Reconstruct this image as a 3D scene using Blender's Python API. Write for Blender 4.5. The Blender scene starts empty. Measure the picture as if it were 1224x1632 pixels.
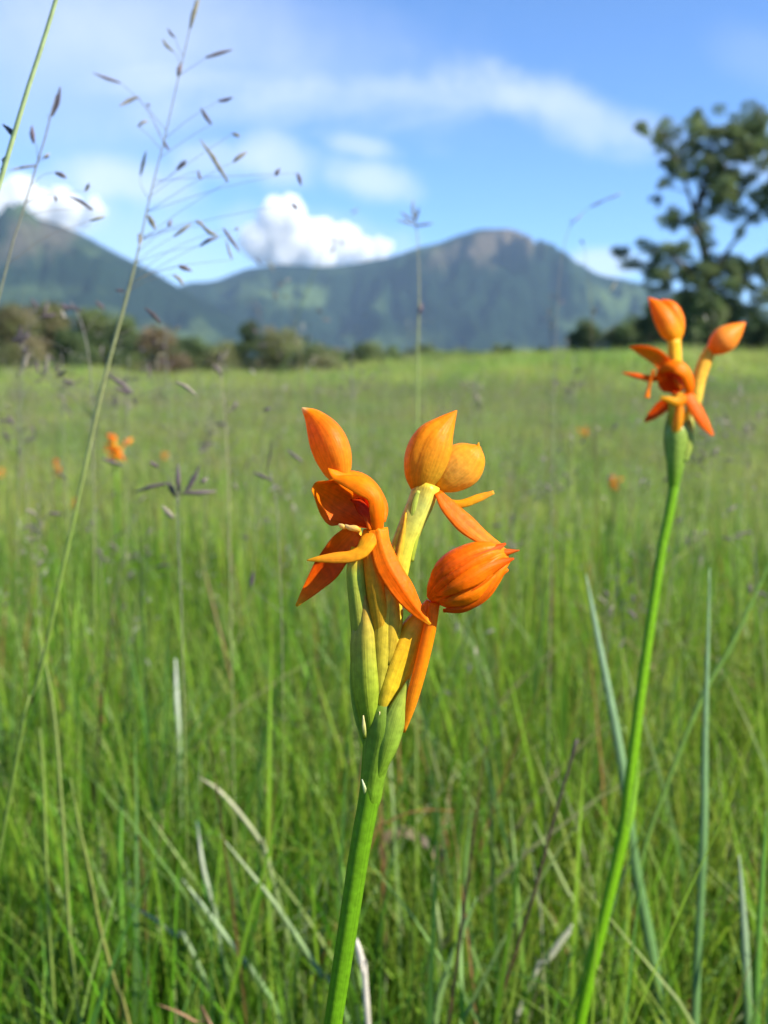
import bpy, math, random
import numpy as np
from mathutils import Vector, noise as mnoise

random.seed(7)
rng = np.random.default_rng(7)
SC = bpy.context.scene
COL = SC.collection
V = Vector

# ---------------------------------------------------------------- camera
EYE = 0.42                                   # lens height above the turf
FPX = 1632.0                                 # focal length in photo pixels (36 mm on a 36 mm tall frame)
PITCH = math.atan((816 - 585) / FPX)
CP, SP = math.cos(PITCH), math.sin(PITCH)
cam_data = bpy.data.cameras.new("camera")
cam = bpy.data.objects.new("camera", cam_data)
COL.objects.link(cam)
cam.location = (0, 0, EYE)
cam.rotation_euler = (math.pi / 2 - PITCH, 0, 0)
cam_data.sensor_fit = 'VERTICAL'
cam_data.sensor_height = 36
cam_data.sensor_width = 27
cam_data.lens = 36
cam_data.clip_start = 0.01
cam_data.clip_end = 60000
cam_data.dof.use_dof = True
cam_data.dof.focus_distance = 0.197
cam_data.dof.aperture_fstop = 36 / 1.8
SC.camera = cam

# ---------------------------------------------------------------- sky, sun, exposure
SUN = V((0.735, -0.25, 0.63)).normalized()    # direction towards the sun
SUN_EL = math.asin(SUN.z)
SUN_ROT = math.atan2(SUN.x, SUN.y)
SC.view_settings.view_transform = 'Standard'
SC.view_settings.look = 'None'
SC.view_settings.gamma = 1
SC.view_settings.use_curve_mapping = False
SC.view_settings.exposure = 1.32
SC.cycles.max_bounces = 7
SC.cycles.diffuse_bounces = 3
SC.cycles.glossy_bounces = 2
SC.cycles.transmission_bounces = 4
SC.cycles.transparent_max_bounces = 32
SC.cycles.volume_bounces = 4
SC.cycles.use_denoising = True
SC.cycles.caustics_reflective = False
SC.cycles.caustics_refractive = False

sun_data = bpy.data.lights.new("sun", 'SUN')
sun_data.energy = 4.8
sun_data.angle = math.radians(0.53)
sun_data.color = (1.0, 0.94, 0.80)
sun = bpy.data.objects.new("sun", sun_data)
COL.objects.link(sun)
sun.rotation_euler = SUN.to_track_quat('Z', 'Y').to_euler()
sun.location = (4, -2, 6)


def pix(px, py, d):
    """world point seen at photo pixel (px, py) at depth d along the view axis"""
    a = (px - 612) / FPX * d
    b = -(py - 816) / FPX * d
    return V((a, d * CP + b * SP, EYE - d * SP + b * CP))


def build_world():
    w = bpy.data.worlds.new("World")
    SC.world = w
    w.use_nodes = True
    nt = w.node_tree
    N, L = nt.nodes, nt.links
    for n in list(N):
        N.remove(n)
    out = N.new('ShaderNodeOutputWorld')
    bg = N.new('ShaderNodeBackground')
    sky = N.new('ShaderNodeTexSky')
    sky.sky_type = 'NISHITA'
    sky.sun_disc = False
    sky.sun_elevation = SUN_EL
    sky.sun_rotation = SUN_ROT
    sky.altitude = 2000
    sky.air_density = 1.0
    sky.dust_density = 0.0
    sky.ozone_density = 10.0
    tc = N.new('ShaderNodeTexCoord')

    def math_(op, a, b=None, clamp=False):
        m = N.new('ShaderNodeMath')
        m.operation = op
        m.use_clamp = clamp
        for i, x in enumerate((a, b)):
            if x is None:
                continue
            if isinstance(x, (int, float)):
                m.inputs[i].default_value = x
            else:
                L.new(x, m.inputs[i])
        return m.outputs[0]

    def vmath(op, a, b):
        m = N.new('ShaderNodeVectorMath')
        m.operation = op
        for i, x in enumerate((a, b)):
            if isinstance(x, (tuple, list, Vector)):
                m.inputs[i].default_value = tuple(x)
            else:
                L.new(x, m.inputs[i])
        return m.outputs['Value'] if op == 'DOT_PRODUCT' else m.outputs['Vector']

    d = tc.outputs['Generated']
    # streaky high cloud over the whole sky: project the direction on a layer overhead
    sep = N.new('ShaderNodeSeparateXYZ')
    L.new(d, sep.inputs[0])
    den = math_('ADD', math_('ABSOLUTE', sep.outputs[2]), 0.18)
    comb = N.new('ShaderNodeCombineXYZ')
    L.new(math_('DIVIDE', sep.outputs[0], den), comb.inputs[0])
    L.new(math_('DIVIDE', sep.outputs[1], den), comb.inputs[1])
    mp = N.new('ShaderNodeMapping')
    mp.inputs['Rotation'].default_value = (0, 0, math.radians(25))
    mp.inputs['Scale'].default_value = (0.55, 1.5, 1)
    L.new(comb.outputs[0], mp.inputs[0])
    nz = N.new('ShaderNodeTexNoise')
    nz.inputs['Scale'].default_value = 1.1
    nz.inputs['Detail'].default_value = 7
    nz.inputs['Roughness'].default_value = 0.55
    nz.inputs['Distortion'].default_value = 0.4
    L.new(mp.outputs[0], nz.inputs[0])
    r = N.new('ShaderNodeMapRange')
    r.inputs['From Min'].default_value = 0.60
    r.inputs['From Max'].default_value = 0.80
    r.inputs['To Max'].default_value = 0.38
    L.new(nz.outputs[0], r.inputs['Value'])
    total = r.outputs[0]
    # finer noise that frays the single clouds
    n2 = N.new('ShaderNodeTexNoise')
    n2.inputs['Scale'].default_value = 17
    n2.inputs['Detail'].default_value = 6
    n2.inputs['Roughness'].default_value = 0.6
    L.new(d, n2.inputs[0])
    fray = math_('MULTIPLY', math_('SUBTRACT', n2.outputs[0], 0.5), 1.7)

    def cloud(px, py, rx, ry, ang, strength, soft, fr):
        c = (pix(px, py, 1) - V((0, 0, EYE))).normalized()
        e1 = c.cross(V((0, 0, 1))).normalized()
        e2 = e1.cross(c).normalized()
        ca, sa = math.cos(math.radians(ang)), math.sin(math.radians(ang))
        f1 = e1 * ca + e2 * sa
        f2 = e2 * ca - e1 * sa
        rel = vmath('SUBTRACT', d, c)
        k = 1 / FPX
        a = math_('DIVIDE', vmath('DOT_PRODUCT', rel, f1), rx * k)
        b = math_('DIVIDE', vmath('DOT_PRODUCT', rel, f2), ry * k)
        q = math_('SQRT', math_('ADD', math_('MULTIPLY', a, a), math_('MULTIPLY', b, b)))
        q = math_('ADD', q, math_('MULTIPLY', fray, fr))
        m = N.new('ShaderNodeMapRange')
        m.interpolation_type = 'SMOOTHSTEP'
        m.inputs['From Min'].default_value = 1 + soft
        m.inputs['From Max'].default_value = 1 - soft
        m.inputs['To Max'].default_value = strength
        L.new(q, m.inputs['Value'])
        return m.outputs[0]

    spec = [
        (915, 182, 150, 28, -21, 0.42, 0.8, 1.3),
        (720, 150, 170, 14, -6, 0.13, 0.8, 1.0),
        (470, 165, 230, 22, 7, 0.16, 0.8, 1.0),
        (250, 30, 330, 80, -8, 0.26, 0.9, 0.6),
        (90, 120, 240, 120, 0, 0.28, 0.9, 0.5),
        (585, 285, 58, 24, -10, 0.55, 0.7, 1.0),
        (575, 232, 44, 16, -10, 0.45, 0.7, 1.0),
        (440, 250, 58, 32, -20, 0.48, 0.7, 1.0),
        (345, 255, 60, 24, 5, 0.30, 0.7, 1.0),
        (205, 290, 80, 26, -6, 0.40, 0.7, 1.0),
        (230, 385, 200, 60, -15, 0.30, 0.8, 0.6),
        (955, 425, 55, 22, 0, 0.55, 0.5, 0.9),
        (500, 392, 130, 40, -10, 0.5, 0.7, 0.8),  # soft white glow added behind the saddle cumulus to brighten it
        (60, 325, 150, 46, -6, 0.5, 0.7, 0.8),
        (1215, 90, 60, 30, -20, 0.10, 0.8, 0.8),
        (1330, 260, 120, 40, -12, 0.4, 0.7, 1.0),
        (-160, 260, 160, 70, -12, 0.5, 0.7, 1.0),
    ]
    for s in spec:
        total = math_('MAXIMUM', total, cloud(*s)) if s[5] > 0.4 else math_('ADD', total, cloud(*s), clamp=True)
    total = math_('MULTIPLY', total, 1.0, clamp=True)
    mix = N.new('ShaderNodeMix')
    mix.data_type = 'RGBA'
    L.new(total, mix.inputs['Factor'])
    L.new(sky.outputs[0], mix.inputs['A'])
    mix.inputs['B'].default_value = (4.6, 4.9, 5.4, 1)
    L.new(mix.outputs['Result'], bg.inputs['Color'])
    bg.inputs['Strength'].default_value = 0.097
    L.new(bg.outputs[0], out.inputs['Surface'])


build_world()

# ---------------------------------------------------------------- helpers


def link(o, parent=None):
    COL.objects.link(o)
    if parent is not None:
        o.parent = parent
    return o


def thing(name, label, cat, loc, group=None):
    o = bpy.data.objects.new(name, None)
    o.empty_display_size = 0.02
    o.location = loc
    COL.objects.link(o)
    o['label'] = label
    o['category'] = cat
    if group:
        o['group'] = group
    return o


def world_base(o):
    """where the (unrotated, unscaled) thing at the top of o's chain stands"""
    while o.parent is not None:
        o = o.parent
    return o.location.copy()


def mesh_obj(name, verts, faces, mat, parent=None, cols=None, uvs=None, smooth=True, label=None):
    """one mesh object; verts in world coordinates, stored relative to the thing's base"""
    v = np.asarray([tuple(p) for p in verts], dtype=np.float64) if not isinstance(verts, np.ndarray) else verts
    if parent is not None:
        v = v - np.array(world_base(parent))
    me = bpy.data.meshes.new(name)
    me.from_pydata(v.tolist(), [], faces)
    if cols is not None:
        at = me.color_attributes.new("Col", 'FLOAT_COLOR', 'POINT')
        c = np.asarray(cols, dtype=np.float32)
        c4 = np.ones((len(c), 4), np.float32)
        c4[:, :3] = c[:, :3]
        at.data.foreach_set('color', c4.ravel())
    if uvs is not None:
        at = me.attributes.new("tv", 'FLOAT2', 'POINT')
        at.data.foreach_set('vector', np.asarray(uvs, np.float32).ravel())
    if smooth:
        me.polygons.foreach_set('use_smooth', np.ones(len(me.polygons), dtype=bool))
    me.materials.append(mat)
    me.update()
    o = bpy.data.objects.new(name, me)
    link(o, parent)
    if label:
        o['label'] = label
    return o


def new_mat(name):
    m = bpy.data.materials.new(name)
    m.use_nodes = True
    nt = m.node_tree
    for n in list(nt.nodes):
        nt.nodes.remove(n)
    return m, nt.nodes, nt.links


def petal_mat(name, rough=0.38, transl=0.35, vein=0.0, veinscale=60.0, spec=0.4, blotch=0.15, noise_scale=600, vary=0.0, bump=0.25):
    """pigment from the mesh's Col attribute, fine blotches and lengthwise veins, light passing through"""
    m, N, L = new_mat(name)
    out = N.new('ShaderNodeOutputMaterial')
    bs = N.new('ShaderNodeBsdfPrincipled')
    tr = N.new('ShaderNodeBsdfTranslucent')
    mx = N.new('ShaderNodeMixShader')
    at = N.new('ShaderNodeAttribute')
    at.attribute_name = 'Col'
    geo = N.new('ShaderNodeTexCoord')
    nz = N.new('ShaderNodeTexNoise')
    nz.inputs['Scale'].default_value = noise_scale
    nz.inputs['Detail'].default_value = 4
    L.new(geo.outputs['Object'], nz.inputs[0])
    mr = N.new('ShaderNodeMapRange')
    mr.inputs['From Min'].default_value = 0.3
    mr.inputs['From Max'].default_value = 0.7
    mr.inputs['To Min'].default_value = 1 - blotch
    mr.inputs['To Max'].default_value = 1 + blotch
    L.new(nz.outputs[0], mr.inputs['Value'])
    val = mr.outputs[0]
    height = nz.outputs[0]
    if vein > 0:
        tv = N.new('ShaderNodeAttribute')
        tv.attribute_name = 'tv'
        sx = N.new('ShaderNodeSeparateXYZ')
        L.new(tv.outputs['Vector'], sx.inputs[0])
        cb = N.new('ShaderNodeCombineXYZ')
        mu = N.new('ShaderNodeMath')
        mu.operation = 'MULTIPLY'
        mu.inputs[1].default_value = veinscale
        L.new(sx.outputs[1], mu.inputs[0])
        L.new(mu.outputs[0], cb.inputs[0])
        m3 = N.new('ShaderNodeMath')
        m3.operation = 'MULTIPLY'
        m3.inputs[1].default_value = 2.2
        L.new(sx.outputs[0], m3.inputs[0])
        L.new(m3.outputs[0], cb.inputs[1])
        vn = N.new('ShaderNodeTexNoise')
        vn.inputs['Scale'].default_value = 1.0
        vn.inputs['Detail'].default_value = 3
        L.new(cb.outputs[0], vn.inputs[0])
        m2 = N.new('ShaderNodeMapRange')
        m2.inputs['From Min'].default_value = 0.35
        m2.inputs['From Max'].default_value = 0.65
        m2.inputs['To Min'].default_value = 1 - vein
        m2.inputs['To Max'].default_value = 1 + vein * 0.6
        L.new(vn.outputs[0], m2.inputs['Value'])
        mm = N.new('ShaderNodeMath')
        mm.operation = 'MULTIPLY'
        L.new(val, mm.inputs[0])
        L.new(m2.outputs[0], mm.inputs[1])
        val = mm.outputs[0]
        ad = N.new('ShaderNodeMath')
        ad.operation = 'ADD'
        L.new(vn.outputs[0], ad.inputs[0])
        L.new(height, ad.inputs[1])
        height = ad.outputs[0]
    if vary > 0:
        oi = N.new('ShaderNodeObjectInfo')
        m4 = N.new('ShaderNodeMapRange')
        m4.inputs['To Min'].default_value = 1 - vary
        m4.inputs['To Max'].default_value = 1 + vary
        L.new(oi.outputs['Random'], m4.inputs['Value'])
        mm = N.new('ShaderNodeMath')
        mm.operation = 'MULTIPLY'
        L.new(val, mm.inputs[0])
        L.new(m4.outputs[0], mm.inputs[1])
        val = mm.outputs[0]
    sc = N.new('ShaderNodeVectorMath')
    sc.operation = 'SCALE'
    L.new(at.outputs['Color'], sc.inputs[0])
    L.new(val, sc.inputs['Scale'])
    col = sc.outputs[0]
    if vary > 0:
        pn = N.new('ShaderNodeTexNoise')
        pn.inputs['Scale'].default_value = 1.1
        pn.inputs['Detail'].default_value = 4
        L.new(oi.outputs['Location'], pn.inputs[0])
        pm = N.new('ShaderNodeMapRange')
        pm.inputs['From Min'].default_value = 0.38
        pm.inputs['From Max'].default_value = 0.62
        L.new(pn.outputs[0], pm.inputs['Value'])
        tn = N.new('ShaderNodeMix')
        tn.data_type = 'RGBA'
        tn.inputs['A'].default_value = (0.72, 0.92, 0.75, 1)
        tn.inputs['B'].default_value = (1.22, 1.08, 1.15, 1)
        L.new(pm.outputs[0], tn.inputs['Factor'])
        ml = N.new('ShaderNodeVectorMath')
        ml.operation = 'MULTIPLY'
        L.new(col, ml.inputs[0])
        L.new(tn.outputs['Result'], ml.inputs[1])
        col = ml.outputs[0]
    L.new(col, bs.inputs['Base Color'])
    L.new(col, tr.inputs['Color'])
    bs.inputs['Roughness'].default_value = rough
    bs.inputs['Specular IOR Level'].default_value = spec
    if bump > 0:
        bp = N.new('ShaderNodeBump')
        bp.inputs['Strength'].default_value = bump
        bp.inputs['Distance'].default_value = 0.0004
        L.new(height, bp.inputs['Height'])
        L.new(bp.outputs[0], bs.inputs['Normal'])
    mx.inputs[0].default_value = transl
    L.new(bs.outputs[0], mx.inputs[1])
    L.new(tr.outputs[0], mx.inputs[2])
    L.new(mx.outputs[0], out.inputs[0])
    return m


def catmull(pts, n):
    """n samples along a smooth curve through pts (rows of any width); returns samples and parameter 0..1"""
    p = np.asarray(pts, float)
    k = len(p)
    if k == 2:
        t = np.linspace(0, 1, n)[:, None]
        return p[0] * (1 - t) + p[1] * t
    ext = np.vstack([2 * p[0] - p[1], p, 2 * p[-1] - p[-2]])
    seg = np.linalg.norm(np.diff(p[:, :3] if p.shape[1] >= 3 else p, axis=0), axis=1) + 1e-9
    cum = np.concatenate([[0], np.cumsum(seg)])
    s = np.linspace(0, cum[-1], n)
    i = np.clip(np.searchsorted(cum, s, side='right') - 1, 0, k - 2)
    t = ((s - cum[i]) / seg[i])[:, None]
    p0, p1, p2, p3 = ext[i], ext[i + 1], ext[i + 2], ext[i + 3]
    return 0.5 * (2 * p1 + (p2 - p0) * t + (2 * p0 - 5 * p1 + 4 * p2 - p3) * t ** 2 + (3 * p1 - p0 - 3 * p2 + p3) * t ** 3)


def ramp(stops, t):
    t = np.asarray(t, float)
    xs = [s[0] for s in stops]
    return np.stack([np.interp(t, xs, [s[1][c] for s in stops]) for c in range(3)], axis=-1)


class PhotoFrame:
    """plant-local units are photo pixels at one depth: x right, y down, z towards the lens"""
    def __init__(self, depth):
        self.d = depth
        self.s = depth / FPX

    def w(self, p):
        return np.array([tuple(pix(a, b, self.d - c * self.s)) for a, b, c in p])


class LocalFrame:
    """the same units on an upright plant of its own"""
    def __init__(self, ox, oy, s, base):
        self.ox, self.oy, self.s, self.b = ox, oy, s, base

    def w(self, p):
        p = np.asarray(p, float)
        return np.stack([self.b[0] + (p[:, 0] - self.ox) * self.s, self.b[1] - p[:, 2] * self.s, self.b[2] - (p[:, 1] - self.oy) * self.s], axis=1)


def frames(P, hint):
    T = np.gradient(P, axis=0)
    T /= np.linalg.norm(T, axis=1)[:, None] + 1e-12
    B = np.cross(T, hint)
    B /= np.linalg.norm(B, axis=1)[:, None] + 1e-9
    Nn = np.cross(B, T)
    return T, B, Nn


def petal(name, fr, parent, mat, spine, hw, stops, cup=0.3, hint=(0, 0, 1), nu=26, nv=13, thick=0.8, ripple=0.0, tilt=0.0, keel=0.0, edge=None, label=None, seed=0):
    """a curved sheet: spine of (x, y, z) points, half widths, cup > 0 lifts the edges along the hint"""
    a = np.asarray([list(s) + [h] for s, h in zip(spine, hw)], float)
    S = catmull(a, nu)
    P, W = S[:, :3], np.maximum(S[:, 3], 0.15)
    hint = np.asarray(hint, float)
    hint /= np.linalg.norm(hint)
    T, B, Nn = frames(P, np.repeat(hint[None], nu, 0))
    if tilt:
        c, s_ = math.cos(tilt), math.sin(tilt)
        B, Nn = B * c + Nn * s_, Nn * c - B * s_
    r = np.random.default_rng(seed + 11)
    ph = r.uniform(0, 6.28, 4)
    pts, cols, uvs = [], [], []
    vs = np.linspace(-1, 1, nv)
    for i in range(nu):
        t = i / (nu - 1)
        for v in vs:
            off = cup * W[i] * v * v + keel * W[i] * (1 - abs(v)) ** 2
            off += ripple * W[i] * abs(v) ** 1.5 * (math.sin(9 * t + ph[0] + 2 * v) * 0.6 + math.sin(17 * t + ph[1] - v) * 0.4)
            wob = 1 + 0.035 * math.sin(7 * t + ph[2] + v * 3) + 0.02 * math.sin(19 * t + ph[3])
            pts.append(P[i] + B[i] * W[i] * v * wob + Nn[i] * off)
            c = ramp(stops, t)
            if edge is not None:
                k = abs(v) ** 3 * edge[1]
                c = c * (1 - k) + np.array(edge[0]) * k
            cols.append(c)
            uvs.append((t, (v + 1) / 2))
    faces = [(i * nv + j, i * nv + j + 1, (i + 1) * nv + j + 1, (i + 1) * nv + j) for i in range(nu - 1) for j in range(nv - 1)]
    o = mesh_obj(name, fr.w(pts), faces, mat, parent, cols, uvs, label=label)
    if thick > 0:
        md = o.modifiers.new('thickness', 'SOLIDIFY')
        md.thickness = thick * fr.s
        md.offset = 0
    return o


def tube(name, fr, parent, mat, spine, rad, stops, nt=24, nl=32, mod=None, hint=(0, 0, 1), flat=1.0, side=None, label=None):
    """a closed body of changing radius; mod(theta, t) shapes its section, side = (colour, amount, angle) tints one flank"""
    a = np.asarray([list(s) + [h] for s, h in zip(spine, rad)], float)
    S = catmull(a, nl)
    P, R = S[:, :3], np.maximum(S[:, 3], 0.2)
    T, B, Nn = frames(P, np.repeat(np.asarray(hint, float)[None], nl, 0))
    pts, cols, uvs = [], [], []
    for i in range(nl):
        t = i / (nl - 1)
        c0 = ramp(stops, t)
        for j in range(nt):
            th = 2 * math.pi * j / nt
            m = mod(th, t) if mod else 1.0
            pts.append(P[i] + R[i] * m * (B[i] * math.cos(th) + Nn[i] * math.sin(th) * flat))
            c = c0
            if side is not None:
                k = side[1] * (0.5 + 0.5 * math.cos(th - side[2]))
                c = c0 * (1 - k) + np.array(side[0]) * k
            cols.append(c)
            uvs.append((t, j / nt * 2 if j <= nt / 2 else 2 - j / nt * 2))
    faces = [(i * nt + j, i * nt + (j + 1) % nt, (i + 1) * nt + (j + 1) % nt, (i + 1) * nt + j) for i in range(nl - 1) for j in range(nt)]
    n = len(pts)
    pts += [P[0], P[-1]]
    cols += [ramp(stops, 0), ramp(stops, 1)]
    uvs += [(0, 0.5), (1, 0.5)]
    faces += [(n, (j + 1) % nt, j) for j in range(nt)]
    b = (nl - 1) * nt
    faces += [(n + 1, b + j, b + (j + 1) % nt) for j in range(nt)]
    return mesh_obj(name, fr.w(pts), faces, mat, parent, cols, uvs, label=label)


def fbm(x, y, z=0.0, o=4):
    return mnoise.fractal(V((x, y, z)), 0.8, 2.1, o, noise_basis='PERLIN_ORIGINAL')


# ---------------------------------------------------------------- ground, far land
def sstep(a, b, x):
    t = np.clip((x - a) / (b - a), 0, 1)
    return t * t * (3 - 2 * t)


def ground_z(x, y):
    x, y = np.asarray(x, float), np.asarray(y, float)
    r = np.hypot(x, y)
    z = sstep(8, 68, y) * (0.50 + 1.30 * np.tanh((x - 1) / 22.0))
    z = z + 0.50 * np.exp(-((x - 4.4) / 3.8) ** 2 - ((y - 16) / 4.5) ** 2)
    z = z + 0.03 * sstep(3, 9, r) * (np.sin(x * 0.9 + 1.3) * np.cos(y * 0.7) + np.sin(x * 0.37 + y * 0.51))
    z = z + sstep(12, 40, y) * (0.24 * np.sin(x * 0.33 + 0.2) + 0.14 * np.sin(x * 1.07 + y * 0.2) + 0.06 * np.sin(x * 2.3 + 1.0))
    z = z + 0.010 * (np.sin(x * 5.1 + 0.4) * np.sin(y * 4.3 + 1.0))
    z = z - 14 * sstep(78, 330, r)
    return z


def gz(x, y):
    return float(ground_z(x, y))


def build_ground():
    nr, na = 150, 180
    rad = np.concatenate([[0.0], np.geomspace(0.08, 5200, nr - 1)])
    pts, cols, faces = [], [], []
    for i, r in enumerate(rad):
        for j in range(na):
            a = 2 * math.pi * j / na
            x, y = r * math.sin(a), r * math.cos(a)
            pts.append((x, y, gz(x, y)))
    for i in range(nr - 1):
        for j in range(na):
            k = (j + 1) % na
            faces.append((i * na + j, (i + 1) * na + j, (i + 1) * na + k, i * na + k))
    m, N, L = new_mat("meadow_soil")
    out = N.new('ShaderNodeOutputMaterial')
    bs = N.new('ShaderNodeBsdfPrincipled')
    tc = N.new('ShaderNodeTexCoord')
    n1 = N.new('ShaderNodeTexNoise')
    n1.inputs['Scale'].default_value = 9
    n1.inputs['Detail'].default_value = 8
    n2 = N.new('ShaderNodeTexNoise')
    n2.inputs['Scale'].default_value = 0.25
    n2.inputs['Detail'].default_value = 6
    L.new(tc.outputs['Object'], n1.inputs[0])
    L.new(tc.outputs['Object'], n2.inputs[0])
    c1 = N.new('ShaderNodeValToRGB')
    c1.color_ramp.elements[0].position = 0.3
    c1.color_ramp.elements[0].color = (0.035, 0.045, 0.014, 1)
    c1.color_ramp.elements[1].position = 0.72
    c1.color_ramp.elements[1].color = (0.10, 0.085, 0.045, 1)
    e = c1.color_ramp.elements.new(0.55)
    e.color = (0.055, 0.09, 0.025, 1)
    L.new(n1.outputs[0], c1.inputs[0])
    mx = N.new('ShaderNodeMix')
    mx.data_type = 'RGBA'
    L.new(n2.outputs[0], mx.inputs['Factor'])
    L.new(c1.outputs[0], mx.inputs['A'])
    mx.inputs['B'].default_value = (0.07, 0.11, 0.03, 1)
    L.new(mx.outputs['Result'], bs.inputs['Base Color'])
    bs.inputs['Roughness'].default_value = 0.95
    bp = N.new('ShaderNodeBump')
    bp.inputs['Distance'].default_value = 0.02
    L.new(n1.outputs[0], bp.inputs['Height'])
    L.new(bp.outputs[0], bs.inputs['Normal'])
    L.new(bs.outputs[0], out.inputs[0])
    o = mesh_obj('ground', pts, faces, m)
    o['kind'] = 'structure'


build_ground()


def hill_mat():
    m, N, L = new_mat("mountain_slopes")
    out = N.new('ShaderNodeOutputMaterial')
    bs = N.new('ShaderNodeBsdfPrincipled')
    at = N.new('ShaderNodeAttribute')
    at.attribute_name = 'Col'
    tc = N.new('ShaderNodeTexCoord')
    nz = N.new('ShaderNodeTexNoise')
    nz.inputs['Scale'].default_value = 0.03
    nz.inputs['Detail'].default_value = 8
    nz.inputs['Roughness'].default_value = 0.7
    L.new(tc.outputs['Object'], nz.inputs[0])
    mr = N.new('ShaderNodeMapRange')
    mr.inputs['From Min'].default_value = 0.35
    mr.inputs['From Max'].default_value = 0.68
    mr.inputs['To Min'].default_value = 0.6
    mr.inputs['To Max'].default_value = 1.4
    L.new(nz.outputs[0], mr.inputs['Value'])
    sc = N.new('ShaderNodeVectorMath')
    sc.operation = 'SCALE'
    L.new(at.outputs['Color'], sc.inputs[0])
    L.new(mr.outputs[0], sc.inputs['Scale'])
    L.new(sc.outputs[0], bs.inputs['Base Color'])
    bs.inputs['Roughness'].default_value = 1
    bs.inputs['Specular IOR Level'].default_value = 0
    bp = N.new('ShaderNodeBump')
    bp.inputs['Distance'].default_value = 14
    bp.inputs['Strength'].default_value = 0.9
    L.new(nz.outputs[0], bp.inputs['Height'])
    L.new(bp.outputs[0], bs.inputs['Normal'])
    L.new(bs.outputs[0], out.inputs[0])
    return m


HILL = hill_mat()


def mountain(name, prof, D, front, back, patches, seed, nx=300, ny=90, base=-13.0):
    prof = np.asarray(prof, float)
    px = np.linspace(prof[0, 0], prof[-1, 0], nx)
    S = catmull(np.column_stack([prof, np.zeros(len(prof))]), 900)
    py = np.interp(px, S[:, 0], S[:, 1])
    pts, cols = [], []
    for i in range(nx):
        rp = pix(px[i], py[i], D)
        fade = min(1, i / (nx * 0.06), (nx - 1 - i) / (nx * 0.06))
        hz = max((rp.z - base) * (fade ** 0.7), 0)
        for j in range(ny):
            v = -1 + 2 * j / (ny - 1)
            y = rp.y + v * (front if v < 0 else back)
            x = rp.x * (y / rp.y) ** 0.35
            q = abs(v)
            prof_v = (1 - q) ** 1.25 * (1 + 0.35 * q)
            n1 = fbm(x * 0.0016 + seed, y * 0.0007, seed, 5)
            n2 = abs(fbm(x * 0.0042 + seed, y * 0.0022, seed + 7, 5))
            cut = 1 + sstep(0.02, 0.35, q) * (0.45 * n1 - 0.75 * n2 + 0.12)
            z = base - 2 + hz * prof_v * max(cut, 0.05) + (1 - q) * 0
            if q < 0.05:
                z += hz * 0.012 * fbm(x * 0.012, y * 0.01, 3, 4)
            pts.append((x, y, z))
            # pigments: forest, light grass, bare rock
            g = fbm(x * 0.004 + 5, y * 0.003, seed + 2, 5)
            c = np.array((0.010, 0.022, 0.012)) * (1 + 0.5 * g)
            k = 0.55 * float(sstep(0.2, 0.6, g))
            c = c * (1 - k) + np.array((0.07, 0.10, 0.035)) * k
            ppy = 585 - (z - EYE) / y * FPX
            ppx = 612 + x / y * FPX
            for (cx, cy, rx, ry, col, am) in patches:
                if v > 0.1:
                    continue
                dd = math.hypot((ppx - cx) / rx, (ppy - cy) / ry) + 0.55 * fbm(x * 0.012, y * 0.012, 1.5, 4)
                kk = float(sstep(1.15, 0.6, dd)) if False else float(1 - sstep(0.55, 1.15, dd))
                c = c * (1 - kk * am) + np.array(col) * kk * am
            cols.append(c)
    faces = [(i * ny + j, (i + 1) * ny + j, (i + 1) * ny + j + 1, i * ny + j + 1) for i in range(nx - 1) for j in range(ny - 1)]
    o = mesh_obj(name, pts, faces, HILL, None, cols)
    o['kind'] = 'structure'
    return o


ROCK = (0.095, 0.075, 0.055)
GRN = (0.075, 0.115, 0.045)
mountain('mountain',
         [(180, 560), (230, 490), (290, 452), (340, 445), (400, 426), (450, 420), (520, 421), (580, 416), (640, 401), (700, 383), (740, 369), (790, 361), (828, 367), (858, 388),
          (905, 411), (950, 434), (1000, 446), (1060, 458), (1130, 470), (1210, 487), (1330, 500), (1450, 520), (1600, 560)],
         3100, 1150, 800,
         [(775, 398, 75, 24, ROCK, 0.85), (825, 388, 45, 18, (0.11, 0.085, 0.06), 0.8), (700, 420, 40, 14, ROCK, 0.55), (470, 475, 60, 20, GRN, 0.8), (390, 468, 45, 16, GRN, 0.5), (975, 482, 50, 22, GRN, 0.7), (930, 520, 60, 16, GRN, 0.4),
          (640, 545, 80, 14, GRN, 0.35)], 3.0)
mountain('mountain',
         [(-620, 560), (-480, 480), (-340, 420), (-200, 385), (-120, 350), (-50, 343), (0, 342), (50, 344), (88, 353), (130, 371), (180, 396), (230, 421), (270, 446), (330, 480), (400, 520), (470, 560)],
         2300, 800, 600, [(85, 385, 60, 34, ROCK, 0.65), (30, 410, 40, 20, ROCK, 0.35), (60, 470, 90, 16, GRN, 0.4)], 9.0)

# ---------------------------------------------------------------- haze: one closed box of even air


def build_haze():
    x0, x1, y0, y1, z0, z1 = -5600, 5600, -5600, 5600, -18.5, 480
    v = [(x, y, z) for z in (z0, z1) for y in (y0, y1) for x in (x0, x1)]
    f = [(0, 2, 3, 1), (4, 5, 7, 6), (0, 1, 5, 4), (2, 6, 7, 3), (0, 4, 6, 2), (1, 3, 7, 5)]
    m, N, L = new_mat("haze_air")
    out = N.new('ShaderNodeOutputMaterial')
    pv = N.new('ShaderNodeVolumePrincipled')
    pv.inputs['Color'].default_value = (0.46, 0.68, 1.0, 1)
    pv.inputs['Density'].default_value = 0.000085
    pv.inputs['Anisotropy'].default_value = 0.0
    L.new(pv.outputs[0], out.inputs['Volume'])
    o = mesh_obj('haze', v, f, m, smooth=False)
    o['kind'] = 'stuff'
    o['label'] = 'thin bluish haze over the far slopes'


build_haze()

# ---------------------------------------------------------------- cumulus beyond the mountains
CLOUD_MAT = None


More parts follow.
